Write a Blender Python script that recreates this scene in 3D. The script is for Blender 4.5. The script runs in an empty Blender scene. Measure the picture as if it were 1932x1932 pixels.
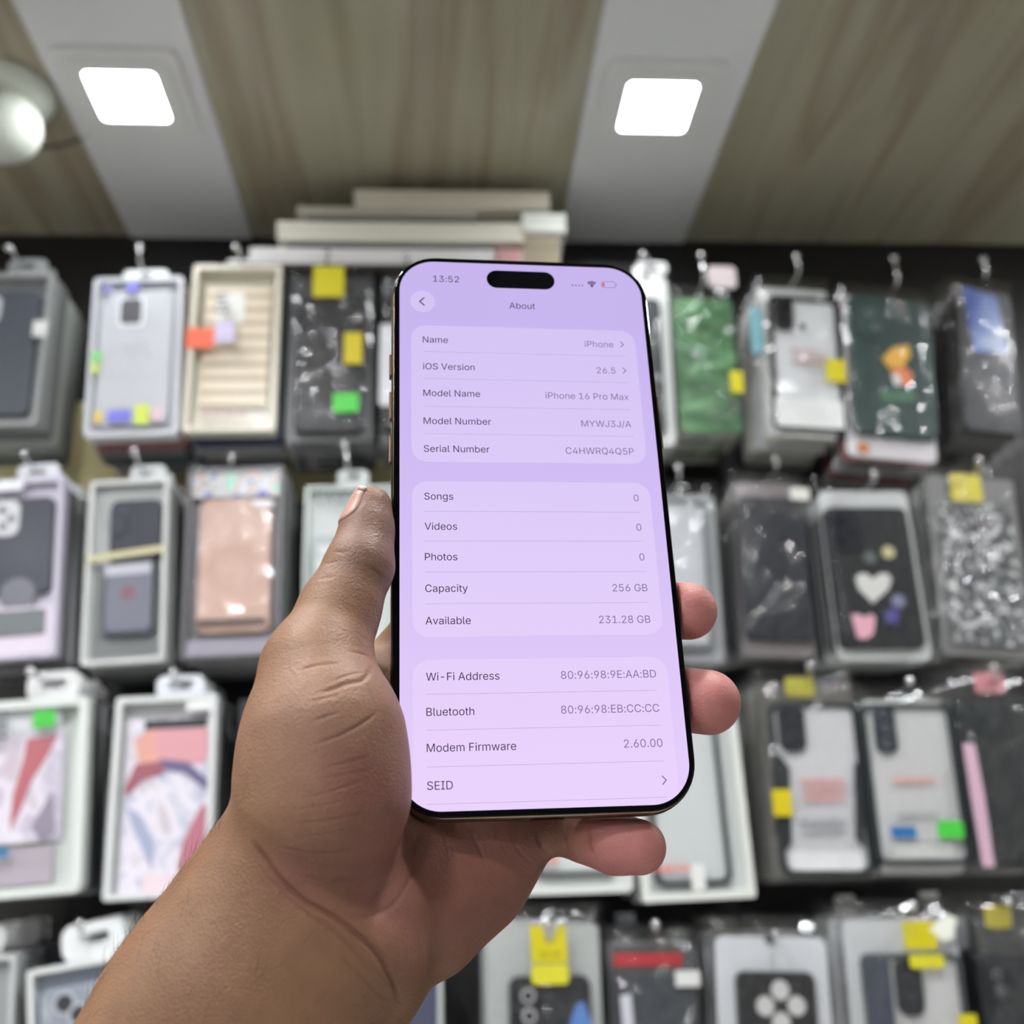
import bpy, bmesh, math, random, os
import numpy as np
from mathutils import Vector, Matrix, noise
from mathutils.geometry import delaunay_2d_cdt

random.seed(7)
S = bpy.context.scene
COL = S.collection
PI = math.pi

# ------------------------------------------------------------------ camera, world, exposure
F = 1900.0                                   # focal length in pixels of the 1932 px frame
CAM = np.array([0.0, 0.0, 1.55])
PITCH, YAW, ROLL = [math.radians(a) for a in (18.851, 4.425, 1.991)]


def _turn(d):
    c, s = math.cos(ROLL), math.sin(ROLL)
    d = (c * d[0] + s * d[2], d[1], -s * d[0] + c * d[2])
    c, s = math.cos(PITCH), math.sin(PITCH)
    d = (d[0], c * d[1] - s * d[2], s * d[1] + c * d[2])
    c, s = math.cos(YAW), math.sin(YAW)
    return np.array([c * d[0] + s * d[1], -s * d[0] + c * d[1], d[2]])


RX, FW, UP = _turn((1, 0, 0)), _turn((0, 1, 0)), _turn((0, 0, 1))
CAMROT = Matrix([[RX[i], UP[i], -FW[i]] for i in range(3)])
cam_data = bpy.data.cameras.new('camera')
cam = bpy.data.objects.new('camera', cam_data)
COL.objects.link(cam)
cam.matrix_world = Matrix.Translation(Vector(CAM)) @ CAMROT.to_4x4()
cam_data.sensor_width = 36.0
cam_data.lens = F / 1932 * 36.0
cam_data.clip_start = 0.01
cam_data.dof.use_dof = True
cam_data.dof.focus_distance = 0.262
cam_data.dof.aperture_fstop = cam_data.lens / 3.3
S.camera = cam

S.view_settings.view_transform = 'Standard'
S.view_settings.look = 'None'
S.view_settings.gamma = 1.0
S.view_settings.use_curve_mapping = False
S.view_settings.exposure = 0.0
S.cycles.use_denoising = True
S.cycles.max_bounces = 8
S.cycles.transparent_max_bounces = 24
S.cycles.sample_clamp_indirect = 6.0

WORLD_STRENGTH = 0.2
LAMP_NEAR, LAMP_FAR = 48.0, 385.0        # the pair by the wall of cases, and the unseen lamps, set brighter to fill the shop
w = bpy.data.worlds.new('daylight_outside')
S.world = w
w.use_nodes = True
bg = w.node_tree.nodes['Background']
bg.inputs[0].default_value = (0.93, 0.97, 1.0, 1)
bg.inputs[1].default_value = WORLD_STRENGTH


# ------------------------------------------------------------------ helpers
def ray(px, py):
    return (px - 966) / F * RX + (966 - py) / F * UP + FW


def on_y(px, py, y):
    d = ray(px, py)
    return CAM + d * (y / d[1])


def on_z(px, py, z):
    d = ray(px, py)
    return CAM + d * ((z - CAM[2]) / d[2])


def lin(c):
    return tuple(((v / 255) / 12.92 if v / 255 <= 0.04045 else ((v / 255 + 0.055) / 1.055) ** 2.4) for v in c)


_M = {}


def mat(name, rgb=(200, 200, 200), rough=0.5, metal=0.0, emit=0.0, coat=0.0, spec=0.5, noise_amt=0.0, noise_scale=60.0, sss=0.0):
    if name in _M:
        return _M[name]
    m = bpy.data.materials.new(name)
    m.use_nodes = True
    nt = m.node_tree
    b = nt.nodes['Principled BSDF']
    c = lin(rgb) + (1,)
    b.inputs['Base Color'].default_value = c
    b.inputs['Roughness'].default_value = rough
    b.inputs['Metallic'].default_value = metal
    b.inputs['Specular IOR Level'].default_value = spec
    b.inputs['Coat Weight'].default_value = coat
    b.inputs['Coat Roughness'].default_value = 0.08
    if emit:
        b.inputs['Emission Color'].default_value = c
        b.inputs['Emission Strength'].default_value = emit
    if noise_amt:
        tc = nt.nodes.new('ShaderNodeTexCoord')
        n = nt.nodes.new('ShaderNodeTexNoise')
        n.inputs['Scale'].default_value = noise_scale
        n.inputs['Detail'].default_value = 4
        r = nt.nodes.new('ShaderNodeMix')
        r.data_type = 'RGBA'
        r.blend_type = 'MULTIPLY'
        nt.links.new(tc.outputs['Object'], n.inputs['Vector'])
        r.inputs[0].default_value = noise_amt
        r.inputs[6].default_value = c
        nt.links.new(n.outputs['Color'], r.inputs[7])
        nt.links.new(r.outputs[2], b.inputs['Base Color'])
    _M[name] = m
    return m


def ramp_mat(name, stops, scale=(1, 1, 1), nscale=5.0, distortion=0.0, detail=4.0, rough=0.4, wave=None, coat=0.0, bump=0.0):
    """pigment picked from a colour ramp driven by noise in object space"""
    if name in _M:
        return _M[name]
    m = bpy.data.materials.new(name)
    m.use_nodes = True
    nt = m.node_tree
    b = nt.nodes['Principled BSDF']
    b.inputs['Roughness'].default_value = rough
    b.inputs['Coat Weight'].default_value = coat
    b.inputs['Coat Roughness'].default_value = 0.1
    tc = nt.nodes.new('ShaderNodeTexCoord')
    mp = nt.nodes.new('ShaderNodeMapping')
    mp.inputs['Scale'].default_value = scale
    if wave:
        n = nt.nodes.new('ShaderNodeTexWave')
        n.wave_type = 'BANDS'
        n.bands_direction = wave
    else:
        n = nt.nodes.new('ShaderNodeTexNoise')
    n.inputs['Scale'].default_value = nscale
    n.inputs['Detail'].default_value = detail
    n.inputs['Distortion'].default_value = distortion
    cr = nt.nodes.new('ShaderNodeValToRGB')
    e = cr.color_ramp.elements
    while len(e) < len(stops):
        e.new(0.5)
    for k, (p, c) in enumerate(stops):
        e[k].position = p
        e[k].color = lin(c) + (1,)
    nt.links.new(tc.outputs['Object'], mp.inputs['Vector'])
    nt.links.new(mp.outputs[0], n.inputs['Vector'])
    nt.links.new(n.outputs['Fac'], cr.inputs[0])
    nt.links.new(cr.outputs[0], b.inputs['Base Color'])
    if bump:
        bp = nt.nodes.new('ShaderNodeBump')
        bp.inputs['Strength'].default_value = bump
        bp.inputs['Distance'].default_value = 0.004
        nt.links.new(n.outputs['Fac'], bp.inputs['Height'])
        nt.links.new(bp.outputs[0], b.inputs['Normal'])
    _M[name] = m
    return m


def film_mat(name, tint=(235, 238, 238), gloss=0.03, haze=0.02, rough=0.09, crinkle=0.0):
    """clear plastic: mostly see-through, glossy, a little milky"""
    if name in _M:
        return _M[name]
    m = bpy.data.materials.new(name)
    m.use_nodes = True
    nt = m.node_tree
    nt.nodes.remove(nt.nodes['Principled BSDF'])
    out = nt.nodes['Material Output']
    tr = nt.nodes.new('ShaderNodeBsdfTransparent')
    gl = nt.nodes.new('ShaderNodeBsdfGlossy')
    gl.inputs['Roughness'].default_value = rough
    df = nt.nodes.new('ShaderNodeBsdfDiffuse')
    df.inputs['Color'].default_value = lin(tint) + (1,)
    lw = nt.nodes.new('ShaderNodeLayerWeight')
    lw.inputs[0].default_value = 0.5
    pw = nt.nodes.new('ShaderNodeMath')
    pw.operation = 'POWER'
    pw.inputs[1].default_value = 4.0
    ad = nt.nodes.new('ShaderNodeMath')
    ad.operation = 'MULTIPLY_ADD'
    ad.inputs[1].default_value = 0.45
    ad.inputs[2].default_value = gloss
    m1 = nt.nodes.new('ShaderNodeMixShader')
    m1.inputs[0].default_value = haze
    m2 = nt.nodes.new('ShaderNodeMixShader')
    L = nt.links.new
    if crinkle:
        tc = nt.nodes.new('ShaderNodeTexCoord')
        nz = nt.nodes.new('ShaderNodeTexNoise')
        nz.inputs['Scale'].default_value = 120
        nz.inputs['Detail'].default_value = 1.5
        nz.inputs['Distortion'].default_value = 1.2
        bp = nt.nodes.new('ShaderNodeBump')
        bp.inputs['Strength'].default_value = crinkle
        bp.inputs['Distance'].default_value = 0.006
        L(tc.outputs['Object'], nz.inputs['Vector'])
        L(nz.outputs['Fac'], bp.inputs['Height'])
        L(bp.outputs[0], gl.inputs['Normal'])
    L(tr.outputs[0], m1.inputs[1])
    L(df.outputs[0], m1.inputs[2])
    L(lw.outputs['Facing'], pw.inputs[0])
    L(pw.outputs[0], ad.inputs[0])
    L(ad.outputs[0], m2.inputs[0])
    L(m1.outputs[0], m2.inputs[1])
    L(gl.outputs[0], m2.inputs[2])
    L(m2.outputs[0], out.inputs[0])
    _M[name] = m
    return m


def tag(o, label=None, cat=None, group=None, kind=None):
    if label:
        o['label'] = label
    if cat:
        o['category'] = cat
    if group:
        o['group'] = group
    if kind:
        o['kind'] = kind
    return o


def empty(name, loc=(0, 0, 0), mw=None):
    o = bpy.data.objects.new(name, None)
    o.empty_display_size = 0.02
    COL.objects.link(o)
    if mw is not None:
        o.matrix_world = mw
    else:
        o.location = loc
    return o


def link(name, me, m, parent=None, smooth=False):
    o = bpy.data.objects.new(name, me)
    COL.objects.link(o)
    if m is not None:
        me.materials.append(m)
    if smooth:
        for p in me.polygons:
            p.use_smooth = True
    if parent is not None:
        o.parent = parent
    return o


def finish(name, bm, m, parent=None, smooth=False):
    bmesh.ops.recalc_face_normals(bm, faces=bm.faces)
    me = bpy.data.meshes.new(name)
    bm.to_mesh(me)
    bm.free()
    return link(name, me, m, parent, smooth)


def add_box(bm, x0, x1, y0, y1, z0, z1, bevel=0.0, seg=2):
    r = bmesh.ops.create_cube(bm, size=1.0)
    vs = r['verts']
    for v in vs:
        v.co = Vector(((x0 + x1) / 2 + v.co.x * (x1 - x0), (y0 + y1) / 2 + v.co.y * (y1 - y0), (z0 + z1) / 2 + v.co.z * (z1 - z0)))
    if bevel:
        es = list({e for v in vs for e in v.link_edges})
        bmesh.ops.bevel(bm, geom=es, offset=bevel, segments=seg, profile=0.5, affect='EDGES')


def box(name, x0, x1, y0, y1, z0, z1, m, parent=None, bevel=0.0):
    bm = bmesh.new()
    add_box(bm, x0, x1, y0, y1, z0, z1, bevel)
    return finish(name, bm, m, parent)


def rr_loop(w_, h_, r, n=6, cx=0.0, cz=0.0, power=1.0):
    """rounded rectangle outline, counter-clockwise, in (a, b)"""
    r = min(r, w_ / 2 - 1e-6, h_ / 2 - 1e-6)
    pts = []
    for qx, qz, a0 in ((1, 1, 0), (-1, 1, 90), (-1, -1, 180), (1, -1, 270)):
        for k in range(n + 1):
            a = math.radians(a0 + 90 * k / n)
            pts.append((cx + qx * (w_ / 2 - r) + r * math.cos(a), cz + qz * (h_ / 2 - r) + r * math.sin(a)))
    return pts


def prism(bm, loop, y0, y1, bev=0.0, plane='xz'):
    """closed slab over LOOP (a list of 2D points); y0 is its front; BEV rounds the front edge"""
    n = len(loop)
    cx = sum(p[0] for p in loop) / n
    cz = sum(p[1] for p in loop) / n
    rings = []
    levels = [(y0, 1.0)] if not bev else []
    if bev:
        w_ = max(p[0] for p in loop) - min(p[0] for p in loop)
        h_ = max(p[1] for p in loop) - min(p[1] for p in loop)
        for k in range(4):
            a = PI / 2 * k / 3
            levels.append((y0 + bev * (1 - math.sin(a)), bev * (1 - math.cos(a))))
    out = []
    if bev:
        for yy, ins in levels:
            ring = []
            for (a, b) in loop:
                sx = (w_ - 2 * ins) / w_
                sz = (h_ - 2 * ins) / h_
                ring.append((cx + (a - cx) * sx, yy, cz + (b - cz) * sz))
            out.append(ring)
        out.reverse()
    else:
        out.append([(a, y0, b) for a, b in loop])
    out.append([(a, y1, b) for a, b in loop])
    if plane == 'xy':
        out = [[(x, z, -y) for x, y, z in ring] for ring in out]
    rings = [[bm.verts.new(p) for p in ring] for ring in out]
    for r0, r1 in zip(rings, rings[1:]):
        for i in range(n):
            bm.faces.new((r0[i], r0[(i + 1) % n], r1[(i + 1) % n], r1[i]))
    bm.faces.new(rings[0])
    bm.faces.new(rings[-1])


def ringprism(bm, outer, inner, y0, y1, plane='xz'):
    n = len(outer)
    P = (lambda a, y, b: (a, y, b)) if plane == 'xz' else (lambda a, y, b: (a, b, -y))
    A = [bm.verts.new(P(a, y0, b)) for a, b in outer]
    B = [bm.verts.new(P(a, y0, b)) for a, b in inner]
    C = [bm.verts.new(P(a, y1, b)) for a, b in outer]
    D = [bm.verts.new(P(a, y1, b)) for a, b in inner]
    for i in range(n):
        j = (i + 1) % n
        bm.faces.new((A[i], A[j], B[j], B[i]))
        bm.faces.new((C[i], D[i], D[j], C[j]))
        bm.faces.new((A[i], C[i], C[j], A[j]))
        bm.faces.new((B[i], B[j], D[j], D[i]))


def slab(name, w_, h_, r, y0, y1, m, parent, cx=0, cz=0, bev=0.0, smooth=False, n=6):
    bm = bmesh.new()
    prism(bm, rr_loop(w_, h_, r, n, cx, cz), y0, y1, bev)
    return finish(name, bm, m, parent, smooth)


def circle(r, n=24, cx=0, cz=0, sq=1.0):
    return [(cx + r * math.cos(2 * PI * k / n), cz + sq * r * math.sin(2 * PI * k / n)) for k in range(n)]


def disc(name, r, y0, y1, m, parent, cx=0, cz=0, sq=1.0, bev=0.0):
    bm = bmesh.new()
    prism(bm, circle(r, 24, cx, cz, sq), y0, y1, bev)
    return finish(name, bm, m, parent)


def polyslab(name, pts, y0, y1, m, parent):
    bm = bmesh.new()
    prism(bm, pts, y0, y1)
    return finish(name, bm, m, parent)


def tube(bm, pts, r, n=10, cap=True):
    pts = [Vector(p) for p in pts]
    rings = []
    prev = None
    for i, p in enumerate(pts):
        t = (pts[min(i + 1, len(pts) - 1)] - pts[max(i - 1, 0)]).normalized()
        if prev is None:
            a = Vector((0, 0, 1)) if abs(t.z) < 0.9 else Vector((1, 0, 0))
            u = t.cross(a).normalized()
        else:
            u = (prev - t * prev.dot(t)).normalized()
        prev = u
        v = t.cross(u)
        rr = r[i] if isinstance(r, (list, tuple)) else r
        rings.append([bm.verts.new(p + rr * (math.cos(2 * PI * k / n) * u + math.sin(2 * PI * k / n) * v)) for k in range(n)])
    for a, b in zip(rings, rings[1:]):
        for i in range(n):
            bm.faces.new((a[i], a[(i + 1) % n], b[(i + 1) % n], b[i]))
    if cap:
        bm.faces.new(rings[0])
        bm.faces.new(rings[-1])


def lathe(bm, prof, n=32):
    """profile of (radius, z) turned about local z"""
    rings = []
    for r, z in prof:
        if r < 1e-6:
            rings.append([bm.verts.new((0, 0, z))])
        else:
            rings.append([bm.verts.new((r * math.cos(2 * PI * k / n), r * math.sin(2 * PI * k / n), z)) for k in range(n)])
    for a, b in zip(rings, rings[1:]):
        for i in range(n):
            j = (i + 1) % n
            if len(a) == 1 and len(b) == 1:
                continue
            if len(a) == 1:
                bm.faces.new((a[0], b[i], b[j]))
            elif len(b) == 1:
                bm.faces.new((a[i], b[0], a[j]))
            else:
                bm.faces.new((a[i], b[i], b[j], a[j]))


FONT = None
try:
    _fp = os.path.join(bpy.utils.system_resource('DATAFILES'), 'fonts', 'Inter.woff2')
    FONT = bpy.data.fonts.load(_fp)
except Exception:
    FONT = None


def text_mesh(s, size, align='LEFT', spacing=1.0, bold=0.0):
    """flat lettering as a mesh in its own xy plane, baseline at y = 0 (outlines triangulated here, by winding number)"""
    cu = bpy.data.curves.new('lettering', 'FONT')
    cu.body = s
    cu.size = 1.0
    cu.align_x = align
    cu.space_character = spacing
    cu.resolution_u = 5
    cu.fill_mode = 'NONE'
    cu.offset = bold
    if FONT:
        cu.font = FONT
    o = bpy.data.objects.new('lettering', cu)
    COL.objects.link(o)
    dg = bpy.context.evaluated_depsgraph_get()
    ol = bpy.data.meshes.new_from_object(o.evaluated_get(dg))
    bpy.data.objects.remove(o)
    bpy.data.curves.remove(cu)
    co = [v.co.to_2d() for v in ol.vertices]
    nxt = {}
    for e in ol.edges:
        nxt.setdefault(e.vertices[0], []).append(e.vertices[1])
        nxt.setdefault(e.vertices[1], []).append(e.vertices[0])
    bpy.data.meshes.remove(ol)
    loops, seen = [], set()
    for a in sorted(nxt):
        if a in seen:
            continue
        lp, cur, prev = [], a, None
        while cur not in seen:
            seen.add(cur)
            lp.append(cur)
            k = [q for q in nxt[cur] if q != prev]
            k = [q for q in k if q not in seen] or k
            prev, cur = cur, k[0] if len(lp) > 1 else min(nxt[cur])
        loops.append(lp)
    polys = [np.array([co[i] for i in lp]) for lp in loops]

    def winding(p):
        n = 0
        for q in polys:
            a, b = q, np.roll(q, -1, 0)
            cr = (b[:, 0] - a[:, 0]) * (p[1] - a[:, 1]) - (p[0] - a[:, 0]) * (b[:, 1] - a[:, 1])
            n += int(((a[:, 1] <= p[1]) & (b[:, 1] > p[1]) & (cr > 0)).sum()) - int(((a[:, 1] > p[1]) & (b[:, 1] <= p[1]) & (cr < 0)).sum())
        return n
    pts = [p for q in polys for p in q]
    edges, base = [], 0
    for q in polys:
        edges += [(base + i, base + (i + 1) % len(q)) for i in range(len(q))]
        base += len(q)
    vs, _e, fs, *_ = delaunay_2d_cdt([Vector(p) for p in pts], edges, [], 0, 1e-6)
    keep = [f for f in fs if winding(sum((np.array(vs[i]) for i in f), np.zeros(2)) / 3) != 0]
    me = bpy.data.meshes.new('lettering')
    me.from_pydata([(v.x * size, v.y * size, 0) for v in vs], [], keep)
    me.update()
    if keep and me.polygons[0].normal.z < 0:
        me.flip_normals()
    return me


# ------------------------------------------------------------------ the room
H = 0.85                                     # ceiling above the lens
ZC = CAM[2] + H
YW = 1.478 * H                               # back wall
XL, XR, YF = -1.75, 1.75, -2.3

m_wood = ramp_mat('wood_laminate', [(0.0, (112, 102, 84)), (0.3, (156, 151, 130)), (0.45, (170, 166, 145)), (0.55, (150, 139, 119)), (0.7, (172, 169, 150)), (1.0, (126, 116, 98))],
                  scale=(9, 0.55, 1), nscale=1.6, distortion=0.6, detail=6, rough=0.33, coat=0.25)
m_stripe = mat('white_laminate', (226, 226, 228), rough=0.3, coat=0.3)
m_darkwall = mat('dark_slatwall', (22, 20, 19), rough=0.55, noise_amt=0.4, noise_scale=8)
m_cream = mat('cream_board', (196, 186, 138), rough=0.6)
m_paint = mat('wall_paint', (214, 212, 206), rough=0.6)
m_floor = ramp_mat('floor_tile', [(0.3, (222, 221, 216)), (0.7, (236, 234, 230))], nscale=3, rough=0.35)

T_ = 0.08
tag(box('floor', XL - T_, XR + T_, YF, YW + T_, -T_, 0, m_floor), kind='structure')
tag(box('ceiling', XL - T_, XR + T_, YF, YW + T_, ZC, ZC + T_, m_wood), kind='structure')
tag(box('wall_back', XL - T_, XR + T_, YW, YW + T_, 0, ZC, m_darkwall), kind='structure')
tag(box('wall_left', XL - T_, XL, YF, YW, 0, ZC, m_paint), kind='structure')
tag(box('wall_right', XR, XR + T_, YF, YW, 0, ZC, m_paint), kind='structure')
for k, (a, b) in enumerate(((-0.507, -0.307), (0.211, 0.428))):
    bm = bmesh.new()
    add_box(bm, a * H, b * H, YF + 0.01, YW - 0.001, ZC - 0.005, ZC, 0.002, 1)
    tag(finish('trim_%d' % (k + 1), bm, m_stripe), kind='structure')
# cream strip of bare wall that shows between the two upper rows at one end
p0, p1 = on_y(-120, 800, YW), on_y(800, 905, YW)
tag(box('trim_3', p0[0], p1[0], YW - 0.004, YW, p1[2] - 0.03, p0[2] + 0.03, m_cream), kind='structure')

# square ceiling lamps along the white stripes, plus unseen fill lamps added in the wood
m_lampframe = mat('lamp_frame', (222, 222, 222), rough=0.35)
m_glow = mat('lamp_diffuser', (250, 252, 255), emit=LAMP_NEAR)
m_glow2 = mat('bright_lamp_diffuser', (250, 252, 255), emit=LAMP_FAR)
LAMPX = (-0.411 * H, 0.311 * H, -1.12, 1.12)  # the two outer columns are added for fill light and film glints
for kx, X in enumerate(LAMPX):
    for ky, Y in enumerate(((0.962, 0.30, -0.38, -1.06, -1.74), (0.962, 0.30), (0.10, -0.58, -1.26), (0.70,))[kx]):
        where = ('glowing square ceiling lamp nearest the wall of cases, on the stripe with the camera dome' if kx == 0 else
                 'glowing square ceiling lamp nearest the wall of cases, on the stripe without the camera dome') if ky == 0 and kx < 2 else \
            '%s square ceiling lamp from the wall of cases, on the stripe %s the camera dome' % (('second', 'third', 'fourth', 'fifth')[ky - 1], ('with', 'without')[kx]) if kx < 2 else \
            ('%s added unseen fill lamp from the case wall, in the wood beyond the camera dome' % ('first', 'second', 'third')[ky] if kx == 2 else
             'single added square lamp for glints, unseen in the wood away from the camera dome')
        lamp = tag(empty('ceiling_lamp', (X, Y, ZC - 0.005)), where, 'ceiling lamp', 'square lamps in the ceiling stripes')
        a = 0.078 if kx == 0 else 0.081
        bm = bmesh.new()
        ringprism(bm, rr_loop(0.138, 0.138, 0.012, 4), rr_loop(a, a, 0.006, 4), 0.0075, 0.0, 'xy')
        ringprism(bm, rr_loop(0.112, 0.112, 0.012, 4), rr_loop(a, a, 0.006, 4), 0.010, 0.0076, 'xy')
        finish('frame', bm, m_lampframe, lamp)
        bm = bmesh.new()
        prism(bm, rr_loop(a, a, 0.006, 4), 0.006, 0.001, 0, 'xy')
        finish('diffuser', bm, m_glow if Y > 0.9 else m_glow2, lamp)
# ------------------------------------------------------------------ the phone
PR = np.array([[0.99241277, -0.04053405, 0.11607704], [-0.00480056, 0.93059941, 0.36600777], [-0.12285701, -0.36378802, 0.92334416]])
PT = np.array([5.84645584, 0.95269818, -276.01185094]) / 1000
CAMW = Matrix.Translation(Vector(CAM)) @ CAMROT.to_4x4()
PHONE_MW = CAMW @ (Matrix.Translation(Vector(PT)) @ Matrix([list(r) for r in PR]).to_4x4())
phone = tag(empty('smartphone', mw=PHONE_MW), 'smartphone with a glowing lilac settings screen, held upright in the bare hand', 'smartphone')
MM = 0.001
PT_ = 72.9 / 440 * MM                        # one interface point


def U(x, y):
    """interface point -> metres on the screen plane"""
    return (x - 220) * PT_, (478 - y) * PT_


m_metal = mat('titanium_band', (138, 120, 106), rough=0.24, metal=1.0)
m_blackglass = mat('black_glass', (4, 4, 6), rough=0.06, spec=0.15)
m_back = mat('frosted_back', (188, 168, 146), rough=0.35)
bm = bmesh.new()
levels = []
for k in range(9):
    a = PI * k / 8
    levels.append((-0.00415 + 0.0037 * math.cos(a), 0.0013 * (1 - math.sin(a) ** 0.8)))
rings = []
for z, ins in levels:
    rings.append([bm.verts.new((x, y, z)) for x, y in rr_loop(0.0776 - 2 * ins, 0.163 - 2 * ins, 0.0132 - ins, 10)])
for a, b in zip(rings, rings[1:]):
    for i in range(len(a)):
        bm.faces.new((a[i], a[(i + 1) % len(a)], b[(i + 1) % len(a)], b[i]))
bm.faces.new(rings[0])
bm.faces.new(rings[-1])
band = finish('metal_band', bm, m_metal, phone, True)


def face(name, w_, h_, r, z0, z1, m, parent, cx=0, cy=0, bev=0.0, n=10):
    bm = bmesh.new()
    prism(bm, rr_loop(w_, h_, r, n, cx, cy), -z0, -z1, bev, 'xy')
    return finish(name, bm, m, parent)


face('front_glass', 0.0761, 0.1615, 0.0124, 0.0002, -0.0012, m_blackglass, phone, bev=0.0004)
back = face('back_glass', 0.0755, 0.161, 0.0122, -0.0075, -0.0083, m_back, phone)
isl = face('camera_plateau', 0.040, 0.041, 0.011, -0.0080, -0.0102, m_back, phone, 0.0162, 0.0575)
for cx, cy in ((0.0265, 0.068), (0.0265, 0.047), (0.0075, 0.0575)):
    face('lens', 0.0155, 0.0155, 0.0077, -0.0100, -0.0128, m_blackglass, isl, cx, cy)
for y0, y1 in ((48.96, 41.87), (36.76, 28.06), (23.13, 14.73)):
    bm = bmesh.new()
    add_box(bm, -0.0394, -0.0385, y1 * MM, y0 * MM, -0.0056, -0.0027, 0.0003, 2)
    finish('side_button', bm, m_metal, phone)
bm = bmesh.new()
add_box(bm, 0.0385, 0.0394, 0.020, 0.037, -0.0056, -0.0027, 0.0003, 2)
finish('side_button', bm, m_metal, phone)
m_slot = mat('antenna_line', (120, 104, 92), rough=0.5)
for sx in (-1, 1):
    for y in (0.0665, -0.0665):
        bm = bmesh.new()
        add_box(bm, sx * 0.0386 - 0.00025, sx * 0.0386 + 0.00025, y - 0.0006, y + 0.0006, -0.0054, -0.0029)
        finish('antenna_line', bm, m_slot, phone)
bm = bmesh.new()
for k in range(5):
    for sx in (-1, 1):
        lo = circle(0.00075, 10, sx * (0.0105 + 0.0027 * k), -0.0041)
        vs = [bm.verts.new((a, -0.08149, b)) for a, b in lo]
        vt = [bm.verts.new((a, -0.0810, b)) for a, b in lo]
        bm.faces.new(vs)
        for i in range(10):
            bm.faces.new((vs[i], vs[(i + 1) % 10], vt[(i + 1) % 10], vt[i]))
finish('speaker_holes', bm, m_blackglass, phone)
bm = bmesh.new()
prism(bm, rr_loop(0.0088, 0.0028, 0.0014, 6, 0, -0.0041), -0.0816, -0.0810)
finish('charging_port', bm, m_blackglass, phone)


def screen_mat(name, top, mid, bot, gain=1.0):
    """display colour with its off-axis tint painted in: lilac at the head, pinker down the page"""
    m = bpy.data.materials.new(name)
    m.use_nodes = True
    nt = m.node_tree
    b = nt.nodes['Principled BSDF']
    b.inputs['Base Color'].default_value = (0, 0, 0, 1)
    b.inputs['Roughness'].default_value = 0.07
    b.inputs['Specular IOR Level'].default_value = 0.25
    tc = nt.nodes.new('ShaderNodeTexCoord')
    sx = nt.nodes.new('ShaderNodeSeparateXYZ')
    mr = nt.nodes.new('ShaderNodeMapRange')
    mr.inputs['From Min'].default_value = 0.0792
    mr.inputs['From Max'].default_value = -0.0792
    cr = nt.nodes.new('ShaderNodeValToRGB')
    e = cr.color_ramp.elements
    e.new(0.5)
    for k, c in enumerate((top, mid, bot)):
        e[k].position = (0.12, 0.5, 0.95)[k]
        e[k].color = lin(c) + (1,)
    L = nt.links.new
    L(tc.outputs['Object'], sx.inputs[0])
    L(sx.outputs['Y'], mr.inputs['Value'])
    L(mr.outputs[0], cr.inputs[0])
    L(cr.outputs[0], b.inputs['Emission Color'])
    b.inputs['Emission Strength'].default_value = gain
    return m


m_page = screen_mat('page_glow', (199, 181, 238), (211, 190, 245), (229, 206, 251))  # viewing-angle tint shift painted into the glow
m_card = screen_mat('panel_glow', (212, 196, 244), (222, 203, 249), (234, 211, 252))
m_ink = mat('ink_dark', (58, 38, 72), rough=0.3, emit=0.9, spec=0.1)
m_ink2 = mat('ink_pale', (136, 115, 158), rough=0.3, emit=0.95, spec=0.1)
m_rule = mat('ink_rule', (186, 165, 207), rough=0.3, emit=0.95, spec=0.1)
m_red = mat('ink_red', (236, 70, 90), rough=0.3, emit=1.0, spec=0.1)
for m_ in (m_ink, m_ink2, m_rule, m_red):
    m_.node_tree.nodes['Principled BSDF'].inputs['Base Color'].default_value = (0, 0, 0, 1)
screen = face('screen', 0.0729, 0.1584, 0.0103, 0.00026, -0.0002, m_page, phone, n=16)
ZS = 0.00029
ZT = 0.00033


def poly2(name, loops, m, z=ZT, parent=None):
    bm = bmesh.new()
    for lp in loops:
        vs = [bm.verts.new((*U(x, y), z)) for x, y in lp]
        f = bm.faces.new(vs)
        f.normal_update()
        if f.normal.z < 0:
            f.normal_flip()
    me = bpy.data.meshes.new(name)
    bm.to_mesh(me)
    bm.free()
    return link(name, me, m, parent or screen)


def stroke2(name, lines, wd, m, z=ZT):
    """round-jointed pen strokes in interface points"""
    bm = bmesh.new()
    for pts in lines:
        q = [Vector(p) for p in pts]
        L_, R_ = [], []
        for i, p in enumerate(q):
            t0 = (q[i] - q[i - 1]).normalized() if i else (q[1] - q[0]).normalized()
            t1 = (q[i + 1] - q[i]).normalized() if i < len(q) - 1 else t0
            nrm = Vector((-t0.y - t1.y, t0.x + t1.x)).normalized()
            k = wd / 2 / max(0.5, nrm.dot(Vector((-t0.y, t0.x))))
            L_.append(bm.verts.new((*U(*(p + nrm * k)), z)))
            R_.append(bm.verts.new((*U(*(p - nrm * k)), z)))
        for i in range(len(q) - 1):
            f = bm.faces.new((L_[i], L_[i + 1], R_[i + 1], R_[i]))
            f.normal_update()
            if f.normal.z < 0:
                f.normal_flip()
    me = bpy.data.meshes.new(name)
    bm.to_mesh(me)
    bm.free()
    return link(name, me, m, screen)


def rr_pt(x0, y0, x1, y1, r, n=8):
    return [(a, b) for a, b in rr_loop(x1 - x0, y1 - y0, r, n, (x0 + x1) / 2, (y0 + y1) / 2)]


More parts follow.
